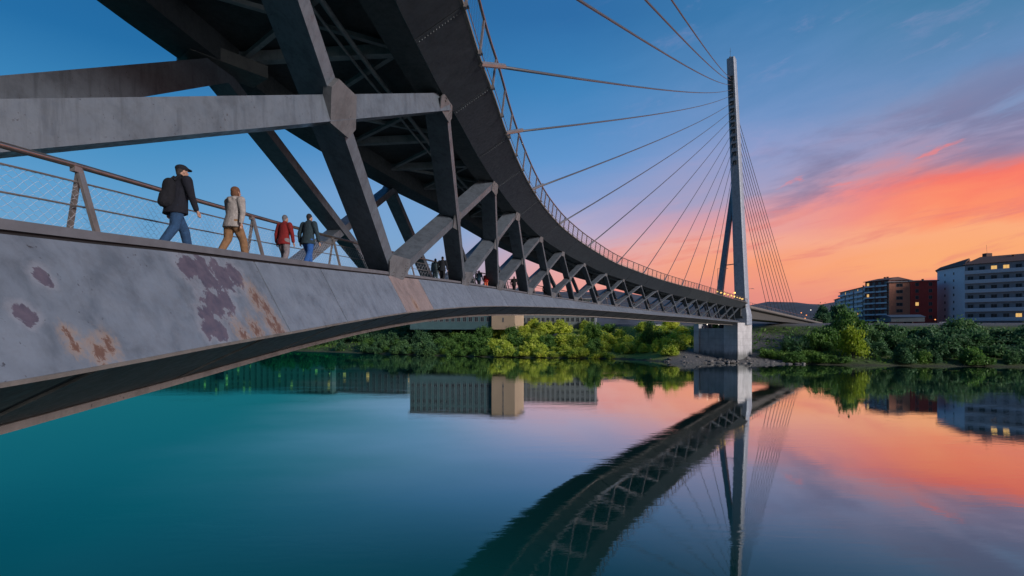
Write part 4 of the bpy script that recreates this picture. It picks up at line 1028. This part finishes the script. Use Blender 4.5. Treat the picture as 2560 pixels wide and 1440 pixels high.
# left: blocks behind the bank, seen under the deck and in the river
building("long teal grey office block behind the bank under the bridge", pt(1025, 186), pt(1228, 181), 16, 10.3, K * 21.4, 4, 14, M_CITY, None, M_ROOFG, None, 0.0, 2.1, "office_building", (1.3, 1.7), seed=12)
building("sand coloured windowless tower front with one dark slot, beside the teal office block", pt(1229, 180), pt(1287, 178), 14, 10.3, K * 21.8, 5, 1, M_CITYT, None, M_ROOFG, None, 0, 2.1, "office_building", (.5, 1.5), seed=13)
building("grey apartment block with beige piers under the bridge, right of the sand tower", pt(1292, 196), pt(1488, 190), 14, 10.3, K * 19.2, 3, 16, M_CITYG, None, M_ROOFG, None, .06, 2.1, "apartment_building", (1.2, 1.6), seed=14)
building("low teal block at the left end of the office row", pt(840, 232), pt(1018, 222), 14, 10.3, K * 19.5, 3, 12, M_CITY, None, M_ROOFG, None, .04, 2.1, "office_building", (1.5, 1.6), seed=15)
building("far grey apartment row behind the fascia at left", pt(560, 300), pt(830, 285), 14, 10.3, K * 27.0, 6, 18, M_CITYG, 2.0, M_TILE, None, .06, 2.1, "apartment_building", (1.6, 1.8), seed=16)
building("farthest pale apartment row at the extreme left", pt(330, 330), pt(548, 312), 14, 10.3, K * 30.0, 6, 16, M_CITYG, 2.0, M_TILE, None, .05, 2.1, "apartment_building", (1.6, 1.8), seed=17)
q = MB(); a = V(*pt(2228, 205), 16.0); bb = V(*pt(2312, 200), 16.0); 
q.loft([[a, bb, bb + V(0, 9, 0), a + V(0, 9, 0)], [a + V(0, 0, 2.6), bb + V(0, 0, 2.6), bb + V(0, 9, 2.6), a + V(0, 9, 2.6)]]); sh = empty("shed", tuple((a + bb) / 2), "low shed with a blue grey roof in front of the red block", "shed")
q.build("wall", M_CITYG, sh); q = MB(); q.loft([[a + V(-.5, -.5, 2.6), bb + V(.5, -.5, 2.6), bb + V(.5, 9.5, 2.6), a + V(-.5, 9.5, 2.6)], [a + V(-.5, 4, 4.0), bb + V(.5, 4, 4.0), bb + V(.5, 5, 4.0), a + V(-.5, 5, 4.0)]]); q.build("roof", simple("roof_blue", (.07, .10, .15), .7, .15, 1), sh)

# ------------------------------------------------------------------ LAMPS, CARS
def lamp(name, label, p, h, arm, mt, group, r=.22, u=V(1, 0, 0), double=False):
    root = empty(name, tuple(p), label, "lamp", group); q = MB(); base = V(*p)
    q.tube([base, base + V(0, 0, h)], [.09, .06], 6); q.build("pole", M_WIRE, root)
    for s_ in ((-1, 1) if double else (1,)):
        q = MB(); 
        if arm: q.tube([base + V(0, 0, h - .05), base + V(0, 0, h + .1) + u * arm * s_], .05, 5); q.build("arm", M_WIRE, root)
        q = MB(); c_ = base + V(0, 0, h + (.0 if arm else .12)) + u * arm * s_
        if mt: q.ball(c_, r, r, r * .8); q.build("lamp_head", mt, root)
        else: q.box(c_, .9, .3, .14, math.atan2(u[1], u[0])); q.build("lamp_head", M_UNDER, root)
for i in range(9):
    y = 148 + 4.1 * i; p = upp(y, .9, fUO(y) + .12)
    lamp("deck_lamp", "small glowing yellow lamp behind the deck railing close to the mast", p, .95, 0, M_LAMP, "yellow lamps on the upper deck by the mast", .24 + .07 * (i % 3))
p = upp(181, -1.6, fUO(181) + .1); lamp("deck_lamp", "tallest bright yellow lamp between the two mast legs", p, 3.2, 0, M_LAMP, None, .38)
p = app(12, -1.0, zt_(12)); lamp("street_lamp", "unlit T shaped street lamp on the approach right of the mast", p, 7.2, 2.2, None, None, .2, V(1, 0, 0), True)
p = upp(172, -5.0, fUO(172) + .1); lamp("street_lamp", "thin unlit lamp with one arm behind the slender mast leg", p, 11.0, 3.0, None, None, .2, V(1, 0, 0))
for i, (px, py, Y, mt, lb) in enumerate(((2003, 782, 260, M_LAMPO, 'o'), (2016, 788, 262, M_LAMPO, 'o'), (2013, 796, 240, M_LAMPO, 'o'), (2027, 775, 290, M_LAMPW, 'w'), (2050, 800, 230, M_LAMPW, 'w'), (2062, 799, 232, M_LAMPW, 'w'), (2036, 801, 235, M_LAMPW, 'w'), (2100, 797, 235, M_LAMPW, 'w'), (2268, 792, 236, M_LAMPW, 'w'), (2308, 798, 236, M_LAMPO, 'o'), (2338, 799, 236, M_LAMPO, 'o'))):
    x, y = pt(px, Y); zt = zz(py, Y); g_ = ground(x, y); zt = max(zt, g_ + 1.5)
    lamp("street_lamp", "distant street lamp glowing orange along the road on the far bank" if lb == 'o' else "distant street lamp glowing white along the road on the far bank", (x, y, g_ - .1), zt - g_, 0, mt, "orange street lamps on the far bank" if lb == 'o' else "white street lamps on the far bank", .42)
for i in range(8):
    x, y = pt(560 + 66 * i, 250 - 4 * i); g_ = ground(x, y); lamp("street_lamp", "street lamp with warm light in front of the blocks at far left", (x, y, g_ - .1), 6.5, 0, M_LAMP, "street lamps in front of the left blocks", .35)
for s_, lb in ((3.2, "left of two small spotlights under the deck on top of the pier"), (7.6, "right of two small spotlights under the deck on top of the pier")):
    p = a1 + LP_ * (9.4 - s_) - HP_ * .4 + V(0, 0, ZT - .55); root = empty("spotlight", tuple(p), lb, "lamp"); q = MB(); q.box(p, .3, .3, .3); q.build("housing", M_DARK, root); q = MB(); q.ball(p - HP_ * .2, .2); q.build("lens", M_LAMPW, root)
def car_proto(mt, label, loc, rz):
    root = empty("parked_car", loc, label, "car", "cars on the road behind the bank")
    def add(q, n, m_):
        k = q.build(n, m_); k.parent = root
    q = MB(); prof = [(-2.1, .35), (-2.1, .8), (-1.6, .95), (1.2, .95), (2.0, .78), (2.15, .4)]
    q.prism([V(x, -.85, z) for x, z in prof], V(0, 1.7, 0)); add(q, "body", mt)
    q = MB(); q.loft([[V(-1.5, -.8, .95), V(1.0, -.8, .95), V(1.0, .8, .95), V(-1.5, .8, .95)], [V(-1.1, -.65, 1.45), V(.3, -.65, 1.45), V(.3, .65, 1.45), V(-1.1, .65, 1.45)]]); add(q, "cabin", M_GLASS)
    for x in (-1.3, 1.35):
        for s_ in (-1, 1):
            q = MB(); q.tube([V(x, s_ * .7, .32), V(x, s_ * .88, .32)], .32, 10); add(q, "wheel", M_DARK)
    for s_ in (-1, 1):
        q = MB(); q.box((2.12, s_ * .6, .62), .08, .3, .14); add(q, "headlight", M_LAMPW)
    return root
cars = [(1300, 176, 'white'), (1345, 175, 'white'), (1392, 176, 'dark'), (1452, 174, 'white'), (1530, 172, 'dark'), (1570, 171, 'white'), (1640, 170, 'white'), (2270, 205, 'dark'), (2360, 200, 'white')]
CM = {'white': simple("car_white", (.6, .6, .62), .3, .05, 2), 'dark': simple("car_dark", (.05, .055, .07), .3, .05, 2)}
protos = {}
for px, Y, kd in cars:
    x, y = pt(px, Y); loc = (x, y, ground(x, y) + .03); rz = R_(8 if px < 2000 else -30)
    lb = ("white car on the road behind the left bank" if kd == 'white' else "dark car on the road behind the left bank") if px < 2000 else ("white car parked before the big white block" if kd == 'white' else "dark car parked before the red block")
    if kd not in protos: protos[kd] = car_proto(CM[kd], lb, loc, rz); protos[kd].rotation_euler = (0, 0, rz)
    else: copy_thing(protos[kd], loc, rz, label=lb)
